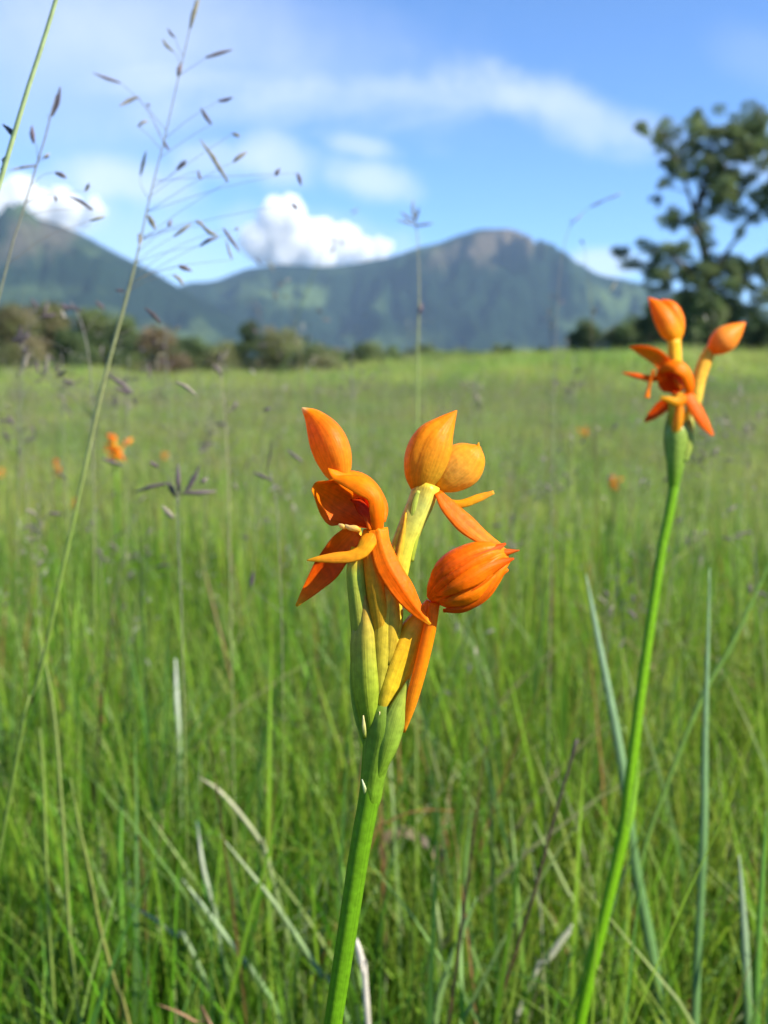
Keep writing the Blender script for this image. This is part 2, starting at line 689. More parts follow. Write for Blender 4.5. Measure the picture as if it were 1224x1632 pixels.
def cloud_mat():
    m, N, L = new_mat("cloud_vapour")
    out = N.new('ShaderNodeOutputMaterial')
    pv = N.new('ShaderNodeVolumePrincipled')
    pv.inputs['Color'].default_value = (1.0, 1.0, 1.0, 1)
    pv.inputs['Density'].default_value = 0.012
    pv.inputs['Anisotropy'].default_value = 0.1
    L.new(pv.outputs[0], out.inputs['Volume'])
    return m


CLOUD_MAT = cloud_mat()


def cumulus(label, lumps, D, seed):
    s = D / FPX
    r = np.random.default_rng(seed)
    import bmesh
    bm0 = bmesh.new()
    bmesh.ops.create_icosphere(bm0, subdivisions=3, radius=1)
    bv = np.array([v.co[:] for v in bm0.verts])
    bf = [tuple(x.index for x in f.verts) for f in bm0.faces]
    bm0.free()
    base = pix(sum(l[0] for l in lumps) / len(lumps), 440, D)
    pts, faces = [], []
    for (cx, cy, rr) in lumps:
        for k in range(6):
            a, b, c = r.normal(0, 0.48, 3)
            q = rr * r.uniform(0.5, 0.95)
            ctr = np.array(pix(cx + a * rr, cy + b * rr * 0.8, D - c * rr * s))
            off = len(pts)
            for p in bv:
                n = fbm(p[0] * 1.7 + cx, p[1] * 1.7 + k, p[2] * 1.7 + cy, 5)
                pts.append(ctr + p * q * s * (1 + 0.25 * n))
            faces += [tuple(off + i for i in f) for f in bf]
    root = mesh_obj('cumulus_cloud', np.array(pts) - np.array(base), faces, CLOUD_MAT)
    root.location = base
    md = root.modifiers.new('union', 'REMESH')
    md.mode = 'VOXEL'
    md.voxel_size = 13
    root['label'] = label
    root['category'] = 'cloud'
    root['group'] = 'white clouds behind the mountains'


cumulus('bright white puffy cloud rising behind the saddle between the two mountains',
        [(440, 350, 30), (470, 345, 26), (432, 380, 32), (465, 378, 34), (500, 368, 28), (530, 385, 26), (500, 398, 30), (560, 390, 20), (590, 393, 16), (615, 396, 12), (545, 405, 26), (580, 405, 20), (455, 405, 34), (420, 402, 26), (610, 402, 12)], 9000, 1)
cumulus('white cloud bank resting on the left mountain top', [(15, 322, 30), (55, 315, 26), (90, 325, 26), (125, 335, 20), (155, 333, 14), (-30, 320, 34), (-80, 330, 40), (60, 340, 30), (110, 350, 22), (0, 340, 28)], 9000, 2)

# ---------------------------------------------------------------- woody plants
BARK, _n, _l = new_mat("bark")
_o = _n.new('ShaderNodeOutputMaterial')
_b = _n.new('ShaderNodeBsdfPrincipled')
_t = _n.new('ShaderNodeTexCoord')
_z = _n.new('ShaderNodeTexNoise')
_z.inputs['Scale'].default_value = 14
_z.inputs['Detail'].default_value = 6
_r = _n.new('ShaderNodeValToRGB')
_r.color_ramp.elements[0].color = (0.035, 0.028, 0.022, 1)
_r.color_ramp.elements[1].color = (0.14, 0.11, 0.085, 1)
_l.new(_t.outputs['Object'], _z.inputs[0])
_l.new(_z.outputs[0], _r.inputs[0])
_l.new(_r.outputs[0], _b.inputs['Base Color'])
_b.inputs['Roughness'].default_value = 0.9
_l.new(_b.outputs[0], _o.inputs[0])

LEAF = petal_mat("tree_leaf", rough=0.5, transl=0.42, blotch=0.3, noise_scale=1.2, bump=0, spec=0.3)


def leaf_cloud(centres, radii, per, size, palette, r, squash=0.75):
    """many folded leaf faces spread through clumps; returns verts, faces, colours"""
    pts, faces, cols = [], [], []
    pal = np.asarray(palette, float)
    for (c, R) in zip(centres, radii):
        n = int(per * (R ** 1.6) + 8)
        dirs = r.normal(0, 1, (n, 3))
        dirs /= np.linalg.norm(dirs, axis=1)[:, None]
        rr = R * r.uniform(0.15, 1.0, n) ** 0.55
        p = np.asarray(c) + dirs * rr[:, None] * np.array([1, 1, squash])
        shade = r.uniform(0.75, 1.25)
        base = pal[r.integers(0, len(pal))]
        ax = r.normal(0, 1, (n, 3))
        ax /= np.linalg.norm(ax, axis=1)[:, None]
        up = np.cross(ax, r.normal(0, 1, (n, 3)))
        up /= np.linalg.norm(up, axis=1)[:, None] + 1e-9
        nn = np.cross(ax, up)
        sz = size * r.uniform(0.6, 1.4, n)
        for i in range(n):
            o = len(pts)
            a, u, w = ax[i] * sz[i], up[i] * sz[i] * 0.45, nn[i] * sz[i] * 0.15
            q = p[i]
            pts += [q - a, q + u + w, q + a, q - u + w]
            faces += [(o, o + 1, o + 2), (o, o + 2, o + 3)]
            cc = base * shade * r.uniform(0.8, 1.2)
            cols += [cc] * 4
    return np.array(pts), faces, np.array(cols)


def limb_mesh(segs, nt=7):
    """tapered limbs: each a list of (x, y, z, radius) in world metres, all in one trunk mesh"""
    pts, faces = [], []
    for sg in segs:
        S = catmull(np.array(sg, float), 4 * len(sg))
        P, R = S[:, :3], np.maximum(S[:, 3], 0.003)
        T, B, Nn = frames(P, np.repeat(np.array([[0.31, 0.9, 0.1]]), len(P), 0))
        off = len(pts)
        for i in range(len(P)):
            for j in range(nt):
                th = 2 * math.pi * j / nt
                pts.append(P[i] + R[i] * (B[i] * math.cos(th) + Nn[i] * math.sin(th)))
        for i in range(len(P) - 1):
            for j in range(nt):
                faces.append((off + i * nt + j, off + i * nt + (j + 1) % nt, off + (i + 1) * nt + (j + 1) % nt, off + (i + 1) * nt + j))
    return np.array(pts), faces


GREENS = [(0.12, 0.18, 0.065), (0.16, 0.21, 0.075), (0.105, 0.155, 0.065), (0.18, 0.22, 0.09)]


def build_tree():
    D = 44.0
    s = D / FPX
    r = np.random.default_rng(21)
    foot = pix(1128, 560, D)
    root = thing('broadleaf_tree', 'tall open-crowned tree with a dark trunk at the right edge of the meadow', 'tree', (foot.x, foot.y, gz(foot.x, foot.y)))

    def q(px, py, dz=0.0, rad=0.1):
        p = pix(px, py, D)
        return (p.x, p.y + dz, p.z, rad)
    gzz = gz(foot.x, foot.y) - 0.15
    trunk = [(foot.x, foot.y, gzz, 0.34), q(1128, 520, 0, 0.26), q(1126, 450, 0, 0.22), q(1122, 395, 0, 0.19), q(1112, 350, 0.2, 0.15), q(1118, 310, 0.3, 0.11), q(1135, 260, 0.4, 0.07), q(1140, 215, 0.5, 0.03)]
    limbs = [trunk,
             [q(1124, 400, 0, 0.13), q(1105, 372, -0.3, 0.10), q(1085, 355, -0.5, 0.07), q(1060, 350, -0.8, 0.03)],
             [q(1112, 350, 0.2, 0.12), q(1095, 310, -0.3, 0.08), q(1078, 272, -0.6, 0.06), q(1055, 235, -0.8, 0.04), q(1040, 205, -0.9, 0.02)],
             [q(1118, 320, 0.2, 0.11), q(1150, 280, 0.6, 0.08), q(1180, 235, 0.9, 0.05), q(1190, 195, 1.0, 0.02)],
             [q(1126, 460, 0, 0.13), q(1150, 420, 0.4, 0.10), q(1180, 380, 0.6, 0.08), q(1215, 335, 0.9, 0.06), q(1260, 280, 1.0, 0.03)],
             [q(1126, 470, 0, 0.12), q(1090, 430, -0.4, 0.09), q(1050, 405, -0.8, 0.06), q(1005, 405, -1.0, 0.02)],
             [q(1127, 490, 0, 0.12), q(1170, 455, 0.5, 0.08), q(1215, 435, 0.8, 0.05), q(1270, 410, 1, 0.03)],
             [q(1095, 310, -0.3, 0.05), q(1075, 305, -0.5, 0.03), q(1050, 300, -0.6, 0.015)]]
    pts, faces = limb_mesh(limbs)
    tk = mesh_obj('trunk', pts, faces, BARK, root)
    cl = [(1033, 196, 9), (1055, 190, 14), (1050, 214, 10), (1062, 222, 9), (1095, 203, 12), (1112, 195, 12), (1062, 245, 11), (1090, 235, 13), (1102, 232, 9), (1050, 262, 9), (1065, 270, 14), (1082, 262, 9),
          (1135, 205, 13), (1130, 225, 12), (1155, 215, 13), (1178, 190, 13), (1190, 200, 13), (1183, 222, 14), (1170, 240, 16), (1213, 195, 13), (1208, 222, 12), (1205, 245, 14), (1150, 262, 13), (1112, 272, 12), (1100, 280, 9),
          (1128, 300, 14), (1150, 300, 15), (1140, 318, 12), (1175, 290, 15), (1190, 270, 13), (1200, 300, 14), (1175, 312, 14), (1210, 270, 12), (1190, 328, 14), (1215, 335, 14), (1225, 310, 14),
          (1044, 303, 7), (1060, 310, 6), (1060, 318, 5), (1135, 335, 13), (1120, 348, 10), (1060, 350, 11), (1078, 345, 12), (1062, 365, 10), (1090, 358, 11), (1105, 368, 11), (1118, 380, 11), (1140, 392, 12), (1160, 370, 9),
          (1005, 402, 12), (1025, 392, 13), (1040, 405, 13), (1018, 415, 14), (1045, 425, 12), (1035, 440, 10), (1062, 405, 12), (1080, 400, 10), (1130, 420, 12), (1150, 415, 13), (1165, 430, 12), (1185, 432, 13), (1205, 425, 13), (1215, 440, 13),
          (1175, 450, 15), (1200, 455, 14), (1150, 450, 14), (1110, 440, 12), (1095, 450, 12)]
    for k in range(62):
        cl.append((r.uniform(1075, 1235), r.uniform(205, 330), r.uniform(7, 13)))
    for k in range(44):
        cl.append((r.uniform(1045, 1240), r.uniform(400, 505), r.uniform(9, 15)))
    for k in range(60):
        a = r.uniform(0, 2 * math.pi)
        cl.append((1330 + 110 * math.cos(a) * r.uniform(0.2, 1), 310 + 130 * math.sin(a) * r.uniform(0.2, 1), r.uniform(10, 16)))
    cen, rad = [], []
    for (a, b, c) in cl:
        p = pix(a, b, D)
        dy = r.normal(0, 1.0)
        R = c * s * 1.38
        for _q in range(4):
            cen.append((p.x + r.normal(0, 0.55 * R), p.y + dy + r.normal(0, 0.6 * R), p.z + r.normal(0, 0.5 * R)))
            rad.append(R * r.uniform(0.45, 0.85))
    v, f, c = leaf_cloud(cen, rad, 1150, 0.052, GREENS, r)
    mesh_obj('crown', v, f, LEAF, root, c, smooth=False)
    # limbs reaching into the part of the crown past the picture's edge
    return root


build_tree()


def bush(px, py_top, hw, D, label, name='shrub', palette=GREENS, seed=0, tall=1.0, group='shrubs along the far edge of the meadow', dens=1.0, leaf=0.07):
    r = np.random.default_rng(seed + 100)
    p = pix(px, py_top, D)
    z0 = gz(p.x, p.y) - 0.05
    h = max(p.z - z0, 0.5)
    w = hw * D / FPX
    root = thing(name, label, 'bush' if name == 'shrub' else 'tree', (p.x, p.y, z0), group)
    cen, rad, limbs = [], [], []
    n = int(14 + 7 * h)
    for k in range(n):
        a = r.uniform(0, 2 * math.pi)
        q = r.uniform(0, 1) ** 0.6
        t = r.uniform(0.12, 1.0)
        ww = w * (1 - 0.62 * t ** 1.8)
        c = np.array((p.x + ww * q * math.cos(a), p.y + ww * q * math.sin(a) * 0.8, z0 + h * t * 0.9))
        R = r.uniform(0.28, 0.48) * min(w, h)
        cen.append(c)
        rad.append(R)
        if k < 8:
            m = (c + np.array((p.x, p.y, z0))) / 2 + r.normal(0, 0.08, 3)
            limbs.append([(p.x + r.normal(0, .05), p.y + r.normal(0, .05), z0 - 0.05, 0.045), (*m, 0.03), (*c, 0.01)])
    v, f, c = leaf_cloud(cen, rad, 520 * dens, leaf * 1.25, palette, r, 0.85)
    mesh_obj('foliage', v, f, LEAF, root, c, smooth=False)
    pts, faces = limb_mesh(limbs, 5)
    mesh_obj('stem', pts, faces, BARK, root)
    return root


OLIVE = [(0.21, 0.22, 0.085), (0.16, 0.19, 0.07), (0.24, 0.21, 0.11)]
RUSSET = [(0.22, 0.16, 0.09), (0.15, 0.15, 0.06), (0.24, 0.17, 0.10)]
DARK = [(0.07, 0.11, 0.045), (0.10, 0.145, 0.05)]
BUSHES = [
    (18, 490, 52, 52, 'olive green shrub at the far left edge under the mountain', OLIVE, 1),
    (72, 482, 50, 56, 'tallest olive shrub of the left thicket', OLIVE, 1),
    (112, 520, 40, 48, 'dark shrub in the middle of the left thicket', DARK, 1),  # darker leaf colours than its neighbours
    (150, 492, 48, 57, 'mid green shrub behind the dark one in the left thicket', GREENS, 1),
    (205, 508, 50, 54, 'rounded green shrub left of the bare russet bush', GREENS, 1),
    (255, 524, 46, 50, 'low russet bush between green shrubs left of centre', RUSSET, 0.6),
    (305, 540, 42, 58, 'low green shrub below the saddle between the mountains', GREENS, 1),
    (398, 506, 26, 62, 'narrow tall dark shrub below the pale slope patch', DARK, 1),
    (445, 518, 46, 60, 'broad olive shrub right of the narrow dark shrub', OLIVE, 0.9),
    (500, 552, 46, 58, 'low grey green shrub left of the centre orchid head', GREENS, 0.7),
    (580, 552, 42, 60, 'low bright green shrub directly above the centre orchid head', GREENS, 1),
    (668, 550, 40, 61, 'low leafy shrub under the rocky peak', GREENS, 1),
    (740, 566, 40, 60, 'very low shrub right of the rocky peak line', OLIVE, 0.7),
    (935, 511, 34, 58, 'dark rounded shrub left of the right orchid head', DARK, 1),
    (985, 520, 34, 57, 'olive shrub just left of the right orchid buds', OLIVE, 1),
    (1050, 478, 44, 50, 'dark shrub at the foot of the tree on its left side', DARK, 1),
    (1100, 470, 44, 48, 'green shrub hiding the base of the tree trunk', GREENS, 1),
    (1160, 462, 46, 47, 'dense shrub at the foot of the tree on its right side', DARK, 1),
    (1215, 512, 40, 45, 'dark low shrub at the right edge of the meadow', DARK, 1),
    (345, 560, 26, 44, 'small low shrub under the grass stalk with pale husks', OLIVE, 0.8),
    (520, 566, 30, 42, 'small grey green shrub in front of the centre shrubs', OLIVE, 0.7),
    (622, 572, 24, 38, 'small bright shrub left of the slender forked grass stalk', GREENS, 0.9),
    (800, 562, 30, 46, 'small low shrub below the right shoulder of the peak', GREENS, 0.7),
    (870, 556, 28, 48, 'small olive shrub left of the dark rounded shrub', OLIVE, 0.8),
    (328, 556, 46, 66, 'muted green shrub filling the gap right of the left thicket', GREENS, 0.9),
    (365, 548, 40, 68, 'muted olive shrub just left of the narrow dark shrub', OLIVE, 0.9),
    (486, 540, 40, 67, 'muted shrub behind the broad olive shrub', GREENS, 0.9),
    (545, 560, 44, 66, 'muted low shrub under the saddle slope', OLIVE, 0.9),
    (625, 556, 40, 66, 'muted low shrub left of the slender forked grass stalk', GREENS, 0.9),
    (708, 562, 46, 68, 'muted low shrub right of the slender forked grass stalk', GREENS, 0.9),
    (1010, 505, 34, 56, 'muted shrub between the right orchid buds and the tree foot', GREENS, 1),
    (1128, 452, 40, 43, 'leafy shrub standing before the tree trunk', GREENS, 1),
    (1300, 480, 60, 48, 'large shrub beyond the right edge', GREENS, 1),
    (-60, 500, 60, 54, 'large shrub beyond the left edge', OLIVE, 1),
]
for i, (px, py, hw, D, lab, pal, dn) in enumerate(BUSHES):
    bush(px, py, hw, D, lab, palette=pal, seed=i, dens=dn)

# ---------------------------------------------------------------- meadow grass (stuff)
GRASS = petal_mat("grass_blade", rough=0.45, transl=0.54, blotch=0.18, noise_scale=60, vary=0.22, bump=0, spec=0.35)
PAL = np.array([(0.13, 0.275, 0.016), (0.175, 0.31, 0.022), (0.235, 0.34, 0.03), (0.285, 0.355, 0.055), (0.13, 0.265, 0.055), (0.20, 0.30, 0.085), (0.36, 0.31, 0.15), (0.24, 0.12, 0.05), (0.48, 0.47, 0.34)])
PAL_DRY = PAL * 0.8 + np.array((0.14, 0.15, 0.055))
PAL_DRY[6:] = PAL_DRY[6:] * 0.8
PW_NEAR = np.array([0.26, 0.27, 0.18, 0.09, 0.09, 0.05, 0.03, 0.025, 0.01])
PW_FAR = np.array([0.13, 0.20, 0.22, 0.17, 0.08, 0.07, 0.08, 0.035, 0.02])
hidden = bpy.data.collections.new("grass_tufts")      # sources for the scatter, not part of the scene itself


def blade_arrays(n, R, hr, wr, r, weights, lean=0.5, nseg=4, palette=None):
    a = r.uniform(0, 2 * math.pi, n)
    q = R * np.sqrt(r.uniform(0, 1, n))
    bx, by = q * np.cos(a), q * np.sin(a)
    h = r.uniform(*hr, n) * r.uniform(0.7, 1.0, n)
    w = r.uniform(*wr, n)
    la = r.uniform(0, 2 * math.pi, n)
    ln = h * np.abs(r.normal(0, lean, n)).clip(0, 1.2)
    fa = r.uniform(0, math.pi, n)
    pal = (PAL if palette is None else palette)[r.choice(len(PAL), n, p=weights / weights.sum())] * r.uniform(0.8, 1.2, (n, 1))
    pts, cols, faces = [], [], []
    for i in range(n):
        o = len(pts)
        for k in range(nseg + 1):
            t = k / nseg
            x = bx[i] + math.cos(la[i]) * ln[i] * t ** 1.7
            y = by[i] + math.sin(la[i]) * ln[i] * t ** 1.7
            z = h[i] * (t - 0.18 * (ln[i] / h[i]) * t ** 3)
            ww = w[i] * (1 - t ** 2.2) * (0.75 + 0.25 * min(t * 4, 1)) * 0.5 + 0.00012
            dx, dy = math.cos(fa[i] + t * 0.9) * ww, math.sin(fa[i] + t * 0.9) * ww
            pts += [(x - dx, y - dy, z), (x + dx, y + dy, z)]
            c = pal[i] * (0.92 + 0.12 * t) if pal[i][1] < pal[i][0] or i % 3 else pal[i] * (1 - 0.55 * t ** 3) + np.array((0.30, 0.23, 0.09)) * 0.55 * t ** 3
            cols += [c] * 2
        for k in range(nseg):
            b = o + 2 * k
            faces.append((b, b + 1, b + 3, b + 2))
    return pts, cols, faces


def spikelet_arrays(p0, p1, w, col, off, nseg=4, ns=4):
    p0, p1 = np.asarray(p0, float), np.asarray(p1, float)
    d = p1 - p0
    b = np.cross(d, (0.3, 0.5, 0.8))
    b /= np.linalg.norm(b) + 1e-9
    c = np.cross(d, b)
    c /= np.linalg.norm(c) + 1e-9
    prof = [0.15, 0.8, 1.0, 0.6, 0.05]
    pts, faces = [], []
    for k in range(nseg + 1):
        for j in range(ns):
            th = 2 * math.pi * j / ns
            pts.append(tuple(p0 + d * (k / nseg) + w * prof[k] * (b * math.cos(th) + c * math.sin(th))))
    for k in range(nseg):
        for j in range(ns):
            faces.append((off + k * ns + j, off + k * ns + (j + 1) % ns, off + (k + 1) * ns + (j + 1) % ns, off + (k + 1) * ns + j))
    return pts, [col] * len(pts), faces


SPIK = [(0.24, 0.20, 0.23), (0.32, 0.28, 0.29), (0.40, 0.37, 0.31), (0.15, 0.12, 0.15), (0.50, 0.46, 0.38)]


def seed_culm(r, h, base=(0, 0), n=14, k=1.0):
    """one flowering grass: thin bowed culm and loose dusky spikelets on hair-thin branches"""
    la = r.uniform(0, 6.28)
    ln = h * r.uniform(0.02, 0.22)
    pts, cols, faces = [], [], []

    def at(t):
        return np.array((base[0] + math.cos(la) * ln * t * t, base[1] + math.sin(la) * ln * t * t, h * t))
    col = (np.array((0.20, 0.25, 0.07)) if r.random() < 0.75 else np.array((0.26, 0.19, 0.10))) * r.uniform(0.8, 1.2)
    for i in range(7):
        p = at(i / 6)
        w = (0.0007 - 0.00045 * i / 6) * k
        for j in range(3):
            th = 2.094 * j
            pts.append((p[0] + w * math.cos(th), p[1] + w * math.sin(th), p[2]))
            cols.append(col)
    for i in range(6):
        for j in range(3):
            faces.append((i * 3 + j, i * 3 + (j + 1) % 3, i * 3 + 3 + (j + 1) % 3, i * 3 + 3 + j))
    for q in range(n):
        t = r.uniform(0.66, 1.0)
        a = at(t)
        th = r.uniform(0, 6.28)
        rr = r.uniform(0.01, 0.05) * (1.15 - t) * 2.2
        b = a + np.array((math.cos(th) * rr, math.sin(th) * rr, r.uniform(0.0, 0.035)))
        o = len(pts)
        ww = 0.00016 * k
        pts += [tuple(a + (ww, 0, 0)), tuple(a - (ww, 0, 0)), tuple(b - (ww, 0, 0)), tuple(b + (ww, 0, 0))]
        cols += [np.array((0.20, 0.16, 0.13))] * 4
        faces.append((o, o + 1, o + 2, o + 3))
        d = np.array((math.cos(th) * 0.6, math.sin(th) * 0.6, r.uniform(-0.7, 0.9)))
        d *= r.uniform(0.006, 0.011) / np.linalg.norm(d)
        c = np.array(SPIK[r.integers(0, len(SPIK))])
        P, Cc, Ff = spikelet_arrays(b, b + d, 0.0011 * k, c, len(pts))
        pts += P
        cols += Cc
        faces += Ff
    return pts, cols, faces


def source(name, pts, cols, faces):
    me = bpy.data.meshes.new(name)
    me.from_pydata(pts, [], faces)
    at = me.color_attributes.new("Col", 'FLOAT_COLOR', 'POINT')
    c4 = np.ones((len(pts), 4), np.float32)
    c4[:, :3] = np.asarray(cols, np.float32)
    at.data.foreach_set('color', c4.ravel())
    me.materials.append(GRASS)
    o = bpy.data.objects.new(name, me)
    return o


def collection_of(name, objs):
    c = bpy.data.collections.new(name)
    for o in objs:
        c.objects.link(o)
    return c


def near_sources():
    r = np.random.default_rng(5)
    out = []
    for k in range(10):
        out.append(source('grass_tuft', *blade_arrays(40, 0.045, (0.05, 0.175), (0.0011, 0.0028), r, PW_NEAR, 0.42)))
    for k in range(3):
        out.append(source('grass_tuft', *blade_arrays(12, 0.05, (0.10, 0.26), (0.002, 0.0042), r, np.array([0.24, 0.22, 0.14, 0.08, 0.18, 0.10, 0.025, 0.01, 0.005]), 0.55, 6)))
    return collection_of('near_grass', out)


def mid_sources():
    r = np.random.default_rng(6)
    out = []
    for k in range(6):
        p, c, f = blade_arrays(210, 0.17, (0.05, 0.17), (0.0015, 0.0034), r, PW_FAR, 0.38, 3, PAL_DRY)
        for q in range(1):
            P, Cc, Ff = seed_culm(r, r.uniform(0.20, 0.33), (r.normal(0, .09), r.normal(0, .09)), 8, 1.3)
            o = len(p)
            p += P
            c += Cc
            f += [tuple(i + o for i in x) for x in Ff]
        out.append(source('grass_tuft', p, c, f))
    return collection_of('mid_grass', out)


def far_sources():
    r = np.random.default_rng(8)
    out = []
    for k in range(5):
        out.append(source('grass_tuft', *blade_arrays(420, 0.55, (0.08, 0.26), (0.005, 0.011), r, PW_FAR, 0.36, 2, PAL_DRY)))
    return collection_of('far_grass', out)


def culm_sources():
    r = np.random.default_rng(9)
    return collection_of('seed_grass', [source('seeding_grass', *seed_culm(r, r.uniform(0.30, 0.46), n=r.integers(9, 18))) for k in range(8)])


def scatter(name, pts, rots, scl, coll, label):
    me = bpy.data.meshes.new(name)
    me.from_pydata([tuple(p) for p in pts], [], [])
    a = me.attributes.new('rot', 'FLOAT_VECTOR', 'POINT')
    a.data.foreach_set('vector', np.asarray(rots, np.float32).ravel())
    a = me.attributes.new('scl', 'FLOAT_VECTOR', 'POINT')
    a.data.foreach_set('vector', np.asarray(scl, np.float32).ravel())
    o = bpy.data.objects.new(name, me)
    COL.objects.link(o)
    o['kind'] = 'stuff'
    o['label'] = label
    ng = bpy.data.node_groups.new(name + '_scatter', 'GeometryNodeTree')
    ng.interface.new_socket('Geometry', in_out='INPUT', socket_type='NodeSocketGeometry')
    ng.interface.new_socket('Geometry', in_out='OUTPUT', socket_type='NodeSocketGeometry')
    N, L = ng.nodes, ng.links
    gi, go = N.new('NodeGroupInput'), N.new('NodeGroupOutput')
    ip = N.new('GeometryNodeInstanceOnPoints')
    ci = N.new('GeometryNodeCollectionInfo')
    ci.inputs['Collection'].default_value = coll
    ci.inputs['Separate Children'].default_value = True
    ci.inputs['Reset Children'].default_value = True
    ip.inputs['Pick Instance'].default_value = True
    ra, sa = N.new('GeometryNodeInputNamedAttribute'), N.new('GeometryNodeInputNamedAttribute')
    for n, nm in ((ra, 'rot'), (sa, 'scl')):
        n.data_type = 'FLOAT_VECTOR'
        n.inputs['Name'].default_value = nm
    e2r = N.new('FunctionNodeEulerToRotation')
    L.new(ra.outputs[0], e2r.inputs[0])
    L.new(gi.outputs[0], ip.inputs['Points'])
    L.new(ci.outputs[0], ip.inputs['Instance'])
    L.new(e2r.outputs[0], ip.inputs['Rotation'])
    L.new(sa.outputs[0], ip.inputs['Scale'])
    L.new(ip.outputs[0], go.inputs[0])
    md = o.modifiers.new('scatter', 'NODES')
    md.node_group = ng
    return o


def wedge(r0, r1, step, half, r, jitter=0.5):
    """jittered grid points in a ring sector in front of the lens"""
    n = int(2 * r1 / step)
    g = (np.arange(n) - n / 2) * step
    X, Y = np.meshgrid(g, g)
    x = X.ravel() + r.uniform(-jitter, jitter, X.size) * step
    y = Y.ravel() + r.uniform(-jitter, jitter, X.size) * step
    d, a = np.hypot(x, y), np.arctan2(x, y)
    k = (d >= r0) & (d < r1) & (np.abs(a) < half)
    return x[k], y[k]


def plant(name, coll, x, y, sc, r, label, tilt=0.12, hi=(0.8, 1.2)):
    n = len(x)
    z = ground_z(x, y) - 0.004
    rots = np.stack([r.normal(0, tilt, n), r.normal(0, tilt, n), r.uniform(0, 6.28, n)], 1)
    s = r.uniform(hi[0], hi[1], n) * sc
    patch = 1 + 0.22 * np.sin(x * 2.3 + 1.1) * np.sin(y * 1.9) + 0.12 * np.sin(x * 6.1) * np.sin(y * 5.3 + 2)
    scl = np.stack([s, s, s * patch], 1)
    scatter(name, np.stack([x, y, z], 1), rots, scl, coll, label)


r = np.random.default_rng(3)
x, y = wedge(0.30, 1.9, 0.030, 1.1, r)
plant('meadow_grass', near_sources(), x, y, 1.0, r, 'fresh green meadow grass in front')
x, y = wedge(1.8, 11, 0.115, 0.75, r)
MID = mid_sources()
plant('meadow_grass', MID, x, y, 1.0, r, 'green meadow grass of the middle distance', 0.06)
x, y = wedge(10.5, 82, 0.55, 0.70, r)
plant('meadow_grass', far_sources(), x, y, 1.0, r, 'pale green grass of the far meadow', 0.04)
CULM = culm_sources()
x, y = wedge(0.7, 4.0, 0.135, 0.7, r)
k = (np.abs(x / y) > 0.02) | (y > 1.5)
plant('seeding_grass', CULM, x[k], y[k], 1.0, r, 'fine flowering grass with dusky purple spikelets', 0.12, (0.65, 1.0))
x, y = wedge(4.0, 34.0, 1.25, 0.6, r)
plant('seeding_grass', CULM, x, y, 1.15, r, 'fine flowering grass further back in the meadow', 0.1, (0.8, 1.25))

x, y = wedge(1.3, 5.0, 0.42, 0.55, r)
k = (np.abs(x / y) > 0.05) | (y > 2.5)
plant('seeding_grass', CULM, x[k], y[k], 1.45, r, 'tall sparse flowering grass reaching above the meadow', 0.1, (0.8, 1.15))


def rank_sources():
    r = np.random.default_rng(12)
    out = []
    for k in range(5):
        out.append(source('grass_tuft', *blade_arrays(120, 0.28, (0.18, 0.50), (0.005, 0.011), r, np.array([0.05, 0.12, 0.2, 0.25, 0.05, 0.08, 0.22, 0.08, 0.03]), 0.30, 3, PAL_DRY)))
    return collection_of('rank_grass', out)


x, y = wedge(22, 80, 1.0, 0.62, r)
k = np.sin(x * 0.5 + 1) + np.sin(y * 0.33 + x * 0.21) + r.normal(0, 0.7, len(x)) > -0.2
x, y = x[k], y[k]
plant('rank_grass', rank_sources(), x, y, 1.0, r, 'rank taller grass in front of the shrubs', 0.06, (0.6, 1.3))

# ---------------------------------------------------------------- orchids
ORANGE = petal_mat("orange_petal", rough=0.40, transl=0.45, vein=0.11, veinscale=30, spec=0.12, blotch=0.12, noise_scale=900, bump=0.28)
GREEN = petal_mat("orchid_green", rough=0.36, transl=0.22, vein=0.11, veinscale=22, spec=0.16, blotch=0.18, noise_scale=700, bump=0.3)
O_BRIGHT, O_MID, O_DEEP, O_YEL = (0.97, 0.275, 0.004), (0.95, 0.185, 0.002), (0.80, 0.088, 0.001), (0.93, 0.45, 0.015)
Y_GRN, Y_OLV, LIME, G_MID, G_STEM, G_DARK = (0.58, 0.41, 0.03), (0.34, 0.26, 0.02), (0.32, 0.38, 0.03), (0.16, 0.25, 0.02), (0.085, 0.25, 0.003), (0.08, 0.16, 0.01)
CREAM = (0.85, 0.70, 0.32)
SEPAL = [(0, O_YEL), (0.2, O_BRIGHT), (0.7, O_MID), (1, O_MID)]


def ridges(n, amp, ph=0.0, tw=0.0):
    return lambda th, t: 1 - amp * math.sin(math.pi * min(max(t, 0), 1)) * abs(math.sin(n * th / 2 + ph + tw * t)) ** 0.6


